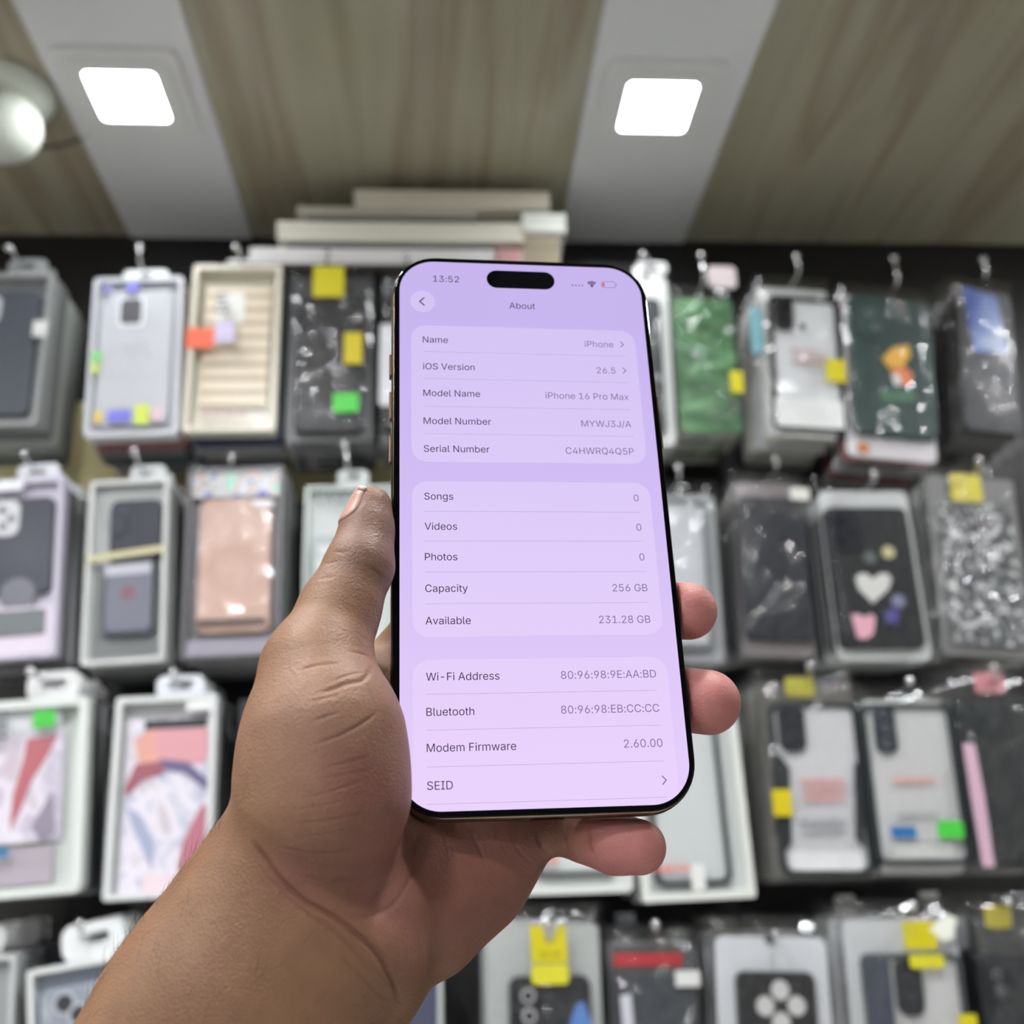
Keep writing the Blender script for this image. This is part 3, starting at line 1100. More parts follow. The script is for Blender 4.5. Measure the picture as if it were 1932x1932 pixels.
class Pack:
    def __init__(self, kind, short, look, quad, y, row, rgb=WHITE, t=None, border=6, radius=4, cards=None, rough=0.35):
        self.kind, self.short, self.row = kind, short, row
        W_ = [on_y(a, b, y) for a, b in quad]
        tl, tr, br, bl = W_
        u = (tr - tl) / np.linalg.norm(tr - tl) + (br - bl) / np.linalg.norm(br - bl)
        d = (tl - bl) + (tr - br)
        a1, a2 = math.atan2(u[2], u[0]), math.atan2(-d[0], d[2])
        self.ang = 0.35 * a1 + 0.65 * a2
        self.w = (np.linalg.norm(tr - tl) + np.linalg.norm(br - bl)) / 2
        self.h = (np.linalg.norm(tl - bl) + np.linalg.norm(tr - br)) / 2
        c = sum(W_) / 4
        self.y = y
        ca, sa = math.cos(self.ang), math.sin(self.ang)
        top = c + np.array([-sa, 0, ca]) * self.h / 2
        self.org = top
        self.ax, self.az = np.array([ca, 0, sa]), np.array([-sa, 0, ca])
        mw = Matrix(((ca, 0, -sa, top[0]), (0, 1, 0, top[1]), (sa, 0, ca, top[2]), (0, 0, 0, 1)))
        self.root = empty('boxed_phone_case' if kind == 'box' else 'bagged_phone_case', mw=mw)
        tag(self.root, look, 'phone case', 'phone case packs on the %s row of hooks' % row)
        self.t = t or (0.021 if kind == 'box' else 0.012)
        self.rad = radius * MM
        self.copyable = []
        self.layer = 0
        bd = border * MM
        if kind == 'box':
            bm = bmesh.new()
            ringprism(bm, rr_loop(self.w, self.h, self.rad, 4, 0, -self.h / 2), rr_loop(self.w - 2 * bd, self.h - 2 * bd, max(self.rad - bd, 0.001), 4, 0, -self.h / 2), 0, self.t - 0.0015)
            prism(bm, rr_loop(self.w, self.h, self.rad, 4, 0, -self.h / 2), self.t - 0.0015, self.t)
            self.copyable.append(finish('tray', bm, col(rgb, rough), self.root))
            self.fy, self.cy, self.iy = 0.0004, 0.004, 0.013
            bm = bmesh.new()
            bm.faces.new([bm.verts.new((a, 0.0008, b)) for a, b in rr_loop(self.w - 2 * bd, self.h - 2 * bd, max(self.rad - bd, 0.001), 4, 0, -self.h / 2)])
            finish('window', bm, m_film, self.root)
        else:
            self.fy, self.cy, self.iy = -0.0045, 0.0005, 0.0100
            self.copyable.append(self.part('backing_card', self.w - 0.006, self.h - 0.01, max(self.rad, 0.003), 0, -self.h / 2 - 0.002, self.iy, self.iy + 0.0008, col(rgb, rough)))

    def L(self, px, py):
        q = on_y(px, py, self.y) - self.org
        return float(q @ self.ax), float(q @ self.az)

    def rect(self, x0, y0, x1, y1):
        (a, b), (c, d), (e, f), (g, h) = self.L(x0, y0), self.L(x1, y0), self.L(x1, y1), self.L(x0, y1)
        return ((a + c + e + g) / 4, (b + d + f + h) / 4, (abs(c - a) + abs(e - g)) / 2, (abs(b - h) + abs(d - f)) / 2)

    def part(self, name, w_, h_, r, cx, cz, y0, y1, m, bev=0.0):
        return slab(name, w_, h_, r, y0, y1, m, self.root, cx, cz, bev, False, 5)

    def insert(self, rgb, x0=None, y0=None, x1=None, y1=None, name='insert_card', dy=0.0, r=2):
        if x0 is None:
            cx, cz, w_, h_ = 0, -self.h / 2, self.w - 0.008, self.h - 0.008
        else:
            cx, cz, w_, h_ = self.rect(x0, y0, x1, y1)
        o = self.part(name, w_, h_, r * MM, cx, cz, self.iy - 0.001 - dy, self.iy - dy - 0.0003, col(rgb))
        if x0 is None:
            self.copyable.append(o)
        return o

    def case(self, x0, y0, x1, y1, rgb, r=9, rough=0.45, cam=None, window=None, thick=0.0085):
        """a phone case seen from behind; WINDOW = colour of a card showing through a clear back"""
        cx, cz, w_, h_ = self.rect(x0, y0, x1, y1)
        yy0, yy1 = self.cy, self.cy + thick
        if window:
            bm = bmesh.new()
            ringprism(bm, rr_loop(w_, h_, r * MM, 5, cx, cz), rr_loop(w_ - 0.010, h_ - 0.010, (r - 3) * MM, 5, cx, cz), yy0, yy1)
            c = finish('phone_case', bm, col(rgb, rough), self.root)
            k = slab('case_card', w_ - 0.0102, h_ - 0.0102, (r - 3.2) * MM, yy0 + 0.0035, yy1 - 0.001, col(window), c, cx, cz)
        else:
            c = self.part('phone_case', w_, h_, r * MM, cx, cz, yy0, yy1, col(rgb, rough), 0.002)
        if x0 is not None:
            self.copyable.append(c)
        self.cs = c
        for q in cam or ():
            a, b = self.L(q[0], q[1])
            sz = self.rect(q[0] - q[2], q[1] - q[3], q[0] + q[2], q[1] + q[3])
            isl = slab('camera_island', sz[2], sz[3], min(sz[2], sz[3]) * 0.36, yy0 - 0.0022, yy0 + 0.002, col(q[4], 0.3), c, a, b, 0.0008)
            for lx, ly, lr in q[5]:
                e, f = self.L(lx, ly)
                disc('lens_ring', lr * self.h / 300, yy0 - 0.0034, yy0 - 0.002, col(q[6] if len(q) > 6 else (60, 62, 66), 0.2), c, e, f)
                disc('lens', lr * 0.62 * self.h / 300, yy0 - 0.0038, yy0 - 0.0033, m_lens, c, e, f)
        return c

    LEV = {'front': 0, 'case': 1, 'insert': 2}

    def ylev(self, lev):
        self.layer += 1
        a, b = self._ylev(lev)
        return a - 0.00005 * self.layer, b

    def _ylev(self, lev):
        return {'front': (self.fy - 0.0012, self.fy - 0.0004), 'case': (self.cy - 0.0007, self.cy + 0.0001), 'insert': (self.iy - 0.0022, self.iy - 0.0006),
                'lid': (self.cy - 0.0012, self.cy - 0.0006)}[lev]

    def patch(self, name, x0, y0, x1, y1, rgb, lev='front', r=1.0, rough=0.45, parent=None):
        cx, cz, w_, h_ = self.rect(x0, y0, x1, y1)
        a, b = self.ylev(lev)
        return slab(name, w_, h_, r * MM, a, b, col(rgb, rough), parent or self.root, cx, cz, 0, False, 3)

    def poly(self, name, pts, rgb, lev='case', rough=0.45):
        a, b = self.ylev(lev)
        return polyslab(name, [self.L(*p) for p in pts], a, b, col(rgb, rough), self.root)

    def dot(self, name, px, py, rpx, rgb, lev='case', sq=1.0, rough=0.45):
        cx, cz = self.L(px, py)
        r = self.rect(px - rpx, py - rpx, px + rpx, py + rpx)[2] / 2
        a, b = self.ylev(lev)
        return disc(name, r, a, b, col(rgb, rough), self.root, cx, cz, sq)

    def ring(self, name, px, py, rpx, wd, rgb, lev='case'):
        cx, cz = self.L(px, py)
        r = self.rect(px - rpx, py - rpx, px + rpx, py + rpx)[2] / 2
        a, b = self.ylev(lev)
        bm = bmesh.new()
        ringprism(bm, circle(r, 32, cx, cz), circle(r - wd * MM, 32, cx, cz), a, b)
        return finish(name, bm, col(rgb), self.root)

    def print_lines(self, x0, y0, x1, y1, rows, rgb, lev='case', seed=1):
        """small unreadable print: rows of word-length strokes"""
        rg = random.Random(seed)
        cx, cz, w_, h_ = self.rect(x0, y0, x1, y1)
        a, b = self.ylev(lev)
        bm = bmesh.new()
        for i in range(rows):
            z = cz + h_ / 2 - h_ * (i + 0.5) / rows
            x = cx - w_ / 2 + rg.uniform(0, w_ * 0.12)
            while x < cx + w_ / 2 - 0.003:
                l_ = min(rg.uniform(0.004, 0.013), cx + w_ / 2 - x)
                add_box(bm, x, x + l_, a - 0.0002, b, z - h_ / rows * 0.27, z + h_ / rows * 0.27)
                x += l_ + 0.0022
        return finish('printed_text', bm, col(rgb), self.root)

    def film(self, seed=1, amp=1.0, tint=None, extra=0.002, header=0.012):
        """crinkled clear bag over the pack"""
        rg = random.Random(seed * 13)
        off = Vector((rg.uniform(0, 50), rg.uniform(0, 50), rg.uniform(0, 50)))
        nx, nz = 44, 72
        w_, h_ = self.w + 2 * extra, self.h + extra + header
        bm = bmesh.new()
        g = []
        for j in range(nz + 1):
            row = []
            for i in range(nx + 1):
                u, v = i / nx * 2 - 1, j / nz
                x, z = u * w_ / 2, header - v * h_
                e = max(abs(u) ** 6, (abs(v * 2 - 1)) ** 8)
                p = Vector((x * 52, z * 44, 0)) + off
                n1 = noise.noise(p)
                n2 = noise.noise(Vector((x * 105 + z * 60, z * 95 - x * 30, 3.3)) + off)
                n3 = abs(noise.noise(Vector((x * 70 - z * 20, z * 34, 9.1)) + off))
                topf = 1 + 1.3 * max(0, 1 - v * 4)
                y = self.fy + 0.0016 + max(-0.0062, amp * topf * (0.0036 * n1 + 0.0012 * n2 - 0.0034 * n3))
                y = min(y, self.cy - 0.0008) if v > 0.12 else y
                y = y * (1 - e) + (self.iy + 0.001) * e
                row.append(bm.verts.new((x + 0.0015 * n2, y, z)))
            g.append(row)
        for j in range(nz):
            for i in range(nx):
                bm.faces.new((g[j][i], g[j][i + 1], g[j + 1][i + 1], g[j + 1][i]))
        o = finish('clear_bag', bm, tint or m_crinkle, self.root, True)
        self.copyable.append(o)
        return o

    def tab(self, px, py, w_=0.036, h_=0.020, rgb=WHITE, hole=(0.016, 0.006)):
        cx, cz = self.L(px, py)
        n = 6
        cz = max(cz, 0.3 * h_)
        lo = rr_loop(w_, h_, h_ * 0.35, n, cx, cz)
        li = rr_loop(hole[0], hole[1], hole[1] * 0.45, n, cx, cz + h_ * 0.08)
        bm = bmesh.new()
        ringprism(bm, lo, li, self.t - 0.004, self.t - 0.003)
        add_box(bm, cx - w_ * 0.42, cx + w_ * 0.42, self.t - 0.004, self.t - 0.003, -0.004, cz - h_ * 0.42)
        o = finish('hang_tab', bm, col(rgb), self.root)
        self.copyable.append(o)
        self.hole = (cx, cz + h_ * 0.08)
        return o

    def hook(self, px, py, y=None):
        """wire hook: from the wall through the hang holes, its end turned up to a ball"""
        tip = on_y(px, py, self.y - 0.013)
        cx, cz = getattr(self, 'hole', (self.L(px, py)[0], 0.004))
        h_ = self.org + self.ax * cx + self.az * cz
        hx, hz = (h_[0] + tip[0]) / 2, h_[2] + 0.0015
        hz = min(hz, tip[2] - 0.006)
        root = tag(empty('display_hook', (hx, YW, hz)), 'chrome ball ended hook carrying the ' + self.short, 'display hook', 'wire display hooks')
        bm = bmesh.new()
        pts = [(0, 0, 0), (0, self.y - YW - 0.002, 0)]
        for k in range(1, 6):
            a = PI / 2 * k / 5
            pts.append(((tip[0] - hx) * k / 5 * 0.3, self.y - YW - 0.002 - 0.010 * math.sin(a), 0.010 * (1 - math.cos(a)) * min(1, (tip[2] - hz) / 0.012)))
        pts.append((tip[0] - hx, self.y - YW - 0.0125, tip[2] - hz))
        tube(bm, pts, 0.0021, 10)
        finish('wire', bm, m_chrome, root, True)
        bm = bmesh.new()
        bmesh.ops.create_uvsphere(bm, u_segments=16, v_segments=10, radius=0.0046, matrix=Matrix.Translation((tip[0] - hx, self.y - YW - 0.0125, tip[2] - hz)))
        finish('ball_end', bm, m_chrome, root, True)
        bm = bmesh.new()
        add_box(bm, -0.012, 0.012, -0.004, -0.0005, -0.014, 0.010, 0.001, 1)
        finish('wall_plate', bm, m_chrome, root)

    def behind(self, n=3, jit=1.0, tints=None, keep=None):
        """the other packs on the same hook"""
        rg = random.Random(hash_str(self.short))
        pitch = self.t + (0.003 if self.kind == 'box' else 0.006)
        n = min(n, int((YW - 0.008 - self.y - self.t) / pitch))
        for i in range(1, n + 1):
            r = self.root.copy()
            COL.objects.link(r)
            a = rg.uniform(-1, 1) * math.radians(1.3) * jit
            ca, sa = math.cos(self.ang + a), math.sin(self.ang + a)
            o = self.org + np.array([rg.uniform(-1, 1) * 0.0022 * jit, pitch * i, rg.uniform(-1, 0.4) * 0.0035 * jit])
            r.matrix_world = Matrix(((ca, 0, -sa, o[0]), (0, 1, 0, o[1]), (sa, 0, ca, o[2]), (0, 0, 0, 1)))
            r['label'] = '%s pack hung behind the %s' % (ordinal(i), self.short) if i > 1 else 'pack hung directly behind the ' + self.short
            for k in self.copyable:
                if keep and k.name.split('.')[0] not in keep:
                    continue
                c = k.copy()
                COL.objects.link(c)
                c.parent = r
                if tints and k.name.split('.')[0] in ('tray', 'backing_card'):
                    c.material_slots[0].link = 'OBJECT'
                    c.material_slots[0].material = col(tints[i % len(tints)])


def hash_str(s):
    h = 7
    for ch in s:
        h = (h * 31 + ord(ch)) % 1000003
    return h


m_ridges = ramp_mat('beige_ridges', [(0.2, (186, 168, 140)), (0.6, (226, 214, 192))], nscale=17, wave='Z', rough=0.4)
m_rose = ramp_mat('rose_marble', [(0.15, (236, 230, 240)), (0.36, (190, 192, 210)), (0.5, (236, 230, 240)), (0.62, (206, 200, 208)), (0.8, (226, 190, 200))], nscale=16, distortion=1.6, detail=3, rough=0.3)
m_rose2 = ramp_mat('pink_marble', [(0.2, (236, 228, 240)), (0.4, (196, 188, 206)), (0.52, (238, 230, 240)), (0.66, (206, 196, 206)), (0.8, (220, 180, 190))], nscale=20, distortion=1.2, detail=3, rough=0.3)
m_holo = ramp_mat('holographic_foil', [(0.3, (96, 98, 200)), (0.37, (150, 152, 158)), (0.46, (214, 218, 222)), (0.56, (160, 162, 166)), (0.62, (226, 176, 160)), (0.66, (190, 196, 196)), (0.72, (150, 214, 196))], nscale=75, detail=0.5, rough=0.2)  # the foil's sparkle is painted in as coloured flecks
m_greenfab = ramp_mat('green_quilt', [(0.3, (44, 78, 50)), (0.55, (76, 122, 80)), (0.75, (122, 166, 120))], scale=(1, 1, 2.4), nscale=22, distortion=0.5, detail=2, rough=0.35, bump=1.0)
m_silver = ramp_mat('silver_glitter', [(0.38, (66, 68, 70)), (0.55, (124, 126, 128)), (0.66, (226, 226, 226))], nscale=130, detail=3, rough=0.2)
m_sky = ramp_mat('blue_fade', [(0.3, (196, 204, 216)), (0.5, (120, 140, 190)), (0.7, (60, 84, 160))], nscale=14, detail=1, rough=0.35)
m_swirl = ramp_mat('grey_swirl', [(0.3, (186, 192, 198)), (0.6, (150, 156, 168))], nscale=30, detail=2, rough=0.35)

# ---- top row
p = Pack('box', 'dark grey case in the grey box', 'grey box with a dark slate phone case, first on the top row', [(-75, 508), (98, 520), (72, 806), (-100, 800)], 1.075, 'top', rgb=(150, 152, 152), radius=4)
p.insert((126, 128, 130))
p.case(-70, 545, 62, 780, (70, 74, 84), cam=[(-22, 580, 22, 26, (190, 192, 196), [(-22, 570, 5), (-22, 592, 5)])])
p.patch('sticker', 62, 605, 90, 635, WHITE)
p.tab(42, 490, 0.046, 0.024, GREY)
p.hook(15, 467)
p.behind(4, 1, [(176, 180, 176), (120, 124, 122), (200, 206, 200)])

p = Pack('box', 'white case with a magnet ring', 'pale box holding a white phone case with a square camera cutout and round magnet ring', [(175, 530), (350, 516), (330, 822), (160, 820)], 1.083, 'top', rgb=(214, 216, 222), border=5, radius=5)
p.insert((188, 190, 198))
p.case(182, 545, 322, 800, (198, 200, 206), rough=0.25)
p.patch('camera_cutout', 221, 556, 271, 614, (236, 238, 240), 'case', 7)
p.patch('camera_opening', 226, 562, 266, 608, (86, 84, 92), 'lid', 5)
p.ring('magnet_ring', 252, 680, 38, 1.6, (204, 206, 210))
p.ring('magnet_ring', 252, 680, 22, 1.2, (206, 208, 212))
for x0, y0, x1, y1, c in ((178, 776, 192, 798, (224, 200, 96)), (203, 774, 246, 796, (124, 124, 222)), (254, 764, 282, 800, (206, 222, 84)), (286, 770, 308, 794, (222, 196, 204)), (240, 536, 262, 550, (136, 136, 232)), (196, 541, 210, 552, (150, 150, 222)), (174, 664, 190, 682, (128, 216, 120)), (172, 686, 188, 704, (200, 214, 120))):
    p.patch('printed_mark', x0, y0, x1, y1, c, 'front', 1.5)
p.tab(268, 508, 0.054, 0.020, (236, 242, 240))
p.hook(263, 467)
p.behind(4, 1, [PALE, (160, 110, 110), GREY, (112, 116, 120)])

p = Pack('box', 'ridged beige case', 'cream box holding a ridged beige phone case, with an orange sticker at its edge', [(368, 504), (536, 495), (514, 812), (340, 814)], 1.086, 'top', rgb=CREAM, border=6, radius=4)
p.insert(m_ridges, 378, 530, 505, 760)
p.patch('case_panel', 405, 545, 458, 600, (236, 236, 230), 'insert', 4)
p.print_lines(408, 550, 432, 592, 4, (120, 128, 134), 'front', 3)
p.patch('price_sticker', 351, 619, 404, 657, (228, 98, 62))
p.patch('small_sticker', 406, 606, 443, 646, (202, 192, 222))
p.print_lines(372, 768, 470, 790, 1, (206, 186, 178), 'front', 5)
p.tab(460, 490, 0.050, 0.024, (232, 236, 230))
p.hook(445, 466)
p.behind(4, 1, [CREAM, (66, 76, 112), PALE])

p = Pack('bag', 'plain black case with the green sticker', 'clear bag with a plain black phone case, yellow tag on top and green sticker below', [(538, 505), (708, 505), (706, 832), (536, 828)], 1.085, 'top', rgb=(64, 66, 70), radius=6)
p.case(556, 562, 684, 815, BLACK, cam=[(582, 594, 20, 26, (34, 36, 40), [(574, 584, 5), (590, 606, 5)], (96, 98, 104))])
p.patch('yellow_tag', 592, 507, 650, 564, YEL)
p.patch('yellow_sticker', 650, 632, 684, 690, (206, 188, 24))
p.patch('green_sticker', 629, 746, 677, 781, GRN)
p.film(4)
p.hook(617, 478)
p.behind(5, 1)

p = Pack('bag', 'black case with a white card', 'clear bag with a black phone case around a white card, half hidden by the phone', [(716, 508), (880, 508), (880, 835), (712, 835)], 1.09, 'top', rgb=(70, 72, 76), radius=6)
p.case(720, 560, 862, 812, BLACK)
p.patch('white_card', 716, 612, 840, 765, (216, 218, 222), 'case', 3)
p.film(5)
p.hook(768, 484)
p.behind(4, 1)

p = Pack('bag', 'dark case in the white pouch', 'white bordered pouch with a dark phone case, beside the held phone', [(1105, 503), (1268, 505), (1282, 838), (1110, 838)], 1.09, 'top', rgb=(226, 228, 226), radius=10)
p.case(1124, 560, 1252, 815, (44, 48, 52))
p.film(6)
p.tab(1232, 505, 0.040, 0.018)
p.hook(1212, 480)
p.behind(4, 1, [WHITE, PALE])

p = Pack('bag', 'green quilted case', 'clear bag with a green quilted phone case and shiny creases', [(1274, 545), (1392, 548), (1396, 806), (1284, 824)], 1.080, 'top', rgb=(60, 84, 64), radius=5)
p.insert(m_greenfab, 1278, 560, 1392, 812, 'phone_case', 0.004, 6)
p.patch('yellow_sticker', 1376, 704, 1400, 744, YEL)
p.film(7, 1.8)
p.patch('pink_header', 1338, 496, 1392, 536, (206, 194, 196), 'insert', 6)
p.hook(1323, 482)
p.behind(5, 1, [(86, 116, 84), (150, 150, 140)])

p = Pack('bag', 'black case framing a white card in the top row', 'clear top row bag with a black rimmed phone case over a white card', [(1420, 527), (1572, 530), (1586, 834), (1452, 814)], 1.078, 'top', rgb=(186, 188, 186), radius=5)
p.case(1456, 560, 1590, 806, BLACK, window=(208, 210, 212), cam=[(1478, 592, 18, 30, BLACK, [(1476, 580, 5), (1480, 604, 5)], (50, 52, 56))])
p.dot('printed_mark', 1513, 616, 7, (70, 72, 78), 'case')
p.print_lines(1490, 656, 1560, 690, 3, (198, 176, 176), 'case', 8)
p.patch('white_tray', 1464, 752, 1592, 806, (222, 224, 222), 'case', 4)
p.patch('yellow_sticker', 1555, 682, 1592, 724, YEL)
p.patch('blue_strip', 1420, 575, 1442, 660, (126, 178, 190), 'insert')
p.film(8, 1.2)
p.hook(1503, 484)
p.behind(5, 1, [PALE, (200, 196, 184)])

p = Pack('bag', 'dark green case with an orange print', 'clear bag with a dark green phone case printed with an orange and yellow patch', [(1600, 545), (1754, 550), (1784, 872), (1588, 858)], 1.072, 'top', rgb=(212, 208, 212), radius=8)
p.case(1606, 562, 1762, 822, (40, 62, 60), cam=[(1646, 606, 24, 34, (52, 74, 72), [(1640, 592, 6), (1652, 618, 6)], (150, 160, 162))])
p.poly('printed_patch', [(1664, 676), (1684, 656), (1714, 650), (1718, 672), (1704, 690), (1676, 692)], (228, 178, 72))
p.poly('printed_patch', [(1678, 694), (1706, 690), (1722, 708), (1718, 728), (1694, 724)], (222, 132, 84))
p.poly('printed_patch', [(1682, 708), (1694, 704), (1702, 726), (1688, 728)], (226, 226, 222), 'lid')
p.poly('printed_patch', [(1660, 736), (1722, 734), (1730, 758), (1666, 760)], (66, 108, 84))
p.dot('printed_mark', 1634, 840, 12, (196, 120, 70), 'insert', 0.8)
p.film(9, 1.2)
p.hook(1687, 488)
p.behind(5, 1, [PALE, (120, 40, 52), (96, 98, 100)])

p = Pack('bag', 'black case with a blue card', 'clear bag with a black phone case and a slanted blue fading card', [(1790, 528), (1918, 540), (1934, 836), (1806, 830)], 1.085, 'top', rgb=(52, 50, 50), radius=5)
p.case(1812, 548, 1918, 815, (32, 32, 38))
p.poly('printed_card', [(1816, 540), (1880, 560), (1900, 664), (1838, 664)], m_sky)
p.film(10, 1.3)
p.hook(1855, 490)
p.behind(5, 1)

# ---- second row
p = Pack('box', 'navy case with the silver camera ring', 'lilac topped box with a navy phone case and big silver camera ring', [(-60, 906), (118, 902), (106, 1240), (-72, 1246)], 1.078, 'second', rgb=(202, 196, 212), border=5, radius=3)
p.insert((210, 204, 220), -56, 912, 112, 1236)
p.case(-52, 938, 96, 1120, (48, 50, 68), cam=[(10, 976, 25, 34, (206, 206, 210), [(4, 962, 7), (20, 978, 7), (4, 992, 7)], (150, 150, 156))])
p.dot('magnet_ring', 30, 1120, 34, (112, 112, 124), 'case')
p.patch('white_band', -54, 1145, 104, 1236, (226, 214, 228), 'case')
p.patch('foot_print', -20, 1150, 84, 1200, (112, 116, 120), 'lid', 3)
p.patch('painted_sheen', -20, 908, 44, 926, (240, 240, 250), 'front')  # sheen on the box top, painted as a pale strip
p.tab(62, 882, 0.046, 0.022, (226, 228, 234))
p.hook(45, 856)
p.behind(4, 1, [(84, 86, 88), (110, 112, 112), PALE])

p = Pack('box', 'navy case behind the gold band', 'grey white box with a navy phone case, a gold band and a case picture', [(166, 912), (322, 896), (306, 1250), (154, 1252)], 1.083, 'second', rgb=(206, 208, 206), border=5, radius=4)
p.insert((176, 180, 178))
p.case(204, 940, 302, 1060, NAVY, cam=[(222, 980, 16, 26, (44, 48, 64), [(218, 968, 5), (232, 978, 5), (218, 992, 5)], (90, 94, 108))])
p.poly('gold_band', [(164, 1050), (312, 1028), (312, 1040), (164, 1062)], (206, 198, 158), 'front')
p.insert((196, 200, 200), 170, 1064, 304, 1240, 'lower_card', 0.0)
p.case(192, 1060, 290, 1198, (42, 46, 62), r=7)
p.patch('case_picture', 198, 1068, 284, 1188, (112, 112, 128), 'case', 6)
p.poly('pale_band', [(196, 1066), (284, 1058), (284, 1078), (196, 1086)], (190, 190, 200), 'lid')
p.dot('printed_mark', 240, 1116, 14, (126, 86, 96), 'lid')
p.tab(272, 886, 0.040, 0.024, (222, 226, 226))
p.hook(252, 852)
p.behind(4, 1, [PALE, (150, 154, 152), GREY])

p = Pack('box', 'rose beige case under rainbow foil', 'grey box with a rose beige phone case and sparkling rainbow foil across its top', [(352, 884), (536, 880), (528, 1238), (342, 1242)], 1.087, 'second', rgb=(96, 94, 98), border=5, radius=3)
p.insert((120, 116, 122))
p.insert(m_holo, 362, 884, 534, 936, 'foil_header', 0.010)
p.case(372, 938, 510, 1192, (196, 160, 144), rough=0.3)
p.ring('magnet_ring', 438, 1070, 42, 1.5, (178, 144, 130))
p.patch('dark_band', 368, 1168, 500, 1178, (84, 72, 72), 'front')
p.patch('pale_sticker', 478, 944, 516, 958, (230, 226, 226), 'front')
p.patch('lilac_base', 352, 1206, 526, 1236, (150, 144, 158), 'front', 1)
p.film(13, 1.2)
p.hook(437, 862)
p.behind(4, 1, [(140, 142, 144), (170, 172, 172)])

p = Pack('box', 'pale box lettered CASE', 'pale grey green box lettered CASE across its top, beside the thumb', [(577, 918), (740, 914), (744, 1262), (566, 1264)], 1.088, 'second', rgb=(196, 204, 200), border=4, radius=3)
p.insert((200, 206, 204))
tm = text_mesh('CASE', 0.024)
o = link('lettering', tm, col((84, 88, 94)), p.root)
xs = [v.co.x for v in tm.vertices]
a, b = p.L(596, 952), p.L(658, 928)
k = (b[0] - a[0]) / (max(xs) - min(xs))
ys = [v.co.y for v in tm.vertices]
kz = (b[1] - a[1]) / (max(ys) - min(ys))
for v in tm.vertices:
    v.co = Vector((a[0] + (v.co.x - min(xs)) * k, p.fy - 0.0006, a[1] + (v.co.y - min(ys)) * kz))
p.patch('printed_panel', 590, 1012, 640, 1085, (168, 178, 176), 'front', 4)
p.dot('printed_mark', 612, 1064, 15, (206, 214, 214), 'front')
p.patch('pale_sticker', 600, 1028, 632, 1046, (206, 212, 212), 'front')
p.tab(664, 892, 0.036, 0.020, (210, 214, 212))
p.hook(650, 838)
p.behind(4, 1, [(90, 94, 94), PALE])

p = Pack('bag', 'clear case over a pale grey card', 'clear bag with a see through phone case over a pale grey card, beside the phone', [(1200, 908), (1348, 925), (1386, 1252), (1214, 1252)], 1.082, 'second', rgb=(150, 152, 154), radius=7)
p.case(1216, 940, 1340, 1222, (110, 114, 118), window=(186, 188, 192), r=10)
p.film(15)
p.hook(1280, 882)
p.behind(5, 1, [PALE, (120, 122, 124)])

p = Pack('bag', 'plain black case in the second row', 'clear bag with a plain black phone case, white sticker on its top corner', [(1384, 900), (1532, 895), (1540, 1242), (1402, 1240)], 1.086, 'second', rgb=(122, 114, 116), radius=5)
p.case(1400, 938, 1528, 1206, (24, 27, 36))
p.patch('white_sticker', 1488, 924, 1524, 946, (214, 214, 206))
p.film(16, 1.3)
p.hook(1463, 866)
p.behind(5, 1, [(140, 138, 132), (96, 96, 96)])

p = Pack('bag', 'black case with a white heart', 'white bordered pouch with a black phone case bearing a white heart and coloured shapes', [(1542, 918), (1728, 904), (1762, 1246), (1586, 1252)], 1.076, 'second', rgb=(196, 198, 198), radius=9)
p.case(1570, 956, 1730, 1222, (22, 24, 29), cam=[(1598, 1000, 28, 40, (28, 30, 38), [(1588, 986, 6), (1606, 1004, 6), (1590, 1024, 6)], (44, 46, 60))])
p.poly('white_heart', [(1647, 1138), (1620, 1112), (1614, 1090), (1622, 1082), (1634, 1082), (1647, 1092), (1660, 1082), (1674, 1082), (1682, 1092), (1676, 1112)], (206, 206, 202))
p.poly('pink_shape', [(1606, 1160), (1618, 1158), (1630, 1164), (1644, 1158), (1652, 1166), (1648, 1196), (1634, 1206), (1618, 1204)], (222, 168, 184))
p.poly('purple_star', [(1664, 1156), (1676, 1154), (1684, 1144), (1690, 1154), (1702, 1156), (1692, 1166), (1694, 1180), (1682, 1172), (1670, 1178), (1672, 1166)], (84, 78, 142))
p.dot('grey_dot', 1695, 1134, 13, (120, 124, 150), 'case')
p.dot('gold_dot', 1676, 1042, 12, (196, 186, 140), 'case')
p.dot('grey_dot', 1642, 1052, 12, (92, 98, 98), 'case')
p.film(17, 0.5)
p.hook(1648, 893)
p.behind(5, 1, [PALE, (150, 152, 150)])

p = Pack('bag', 'silver glitter case', 'clear crinkled bag with a silver glitter phone case and a yellow tag', [(1752, 892), (1934, 882), (1952, 1236), (1780, 1244)], 1.080, 'second', rgb=(120, 120, 120), radius=5)
p.insert(m_silver, 1790, 945, 1926, 1215, 'phone_case', 0.004, 8)
p.patch('mirror_panel', 1792, 950, 1880, 1042, mat('mirror', (206, 212, 210), rough=0.1, metal=1.0), 'insert', 5)
p.patch('yellow_tag', 1800, 890, 1858, 944, (206, 194, 60), 'insert', 3)
p.film(18, 2.0)
p.hook(1846, 868)
p.behind(5, 1, [GREY, (90, 90, 88)])

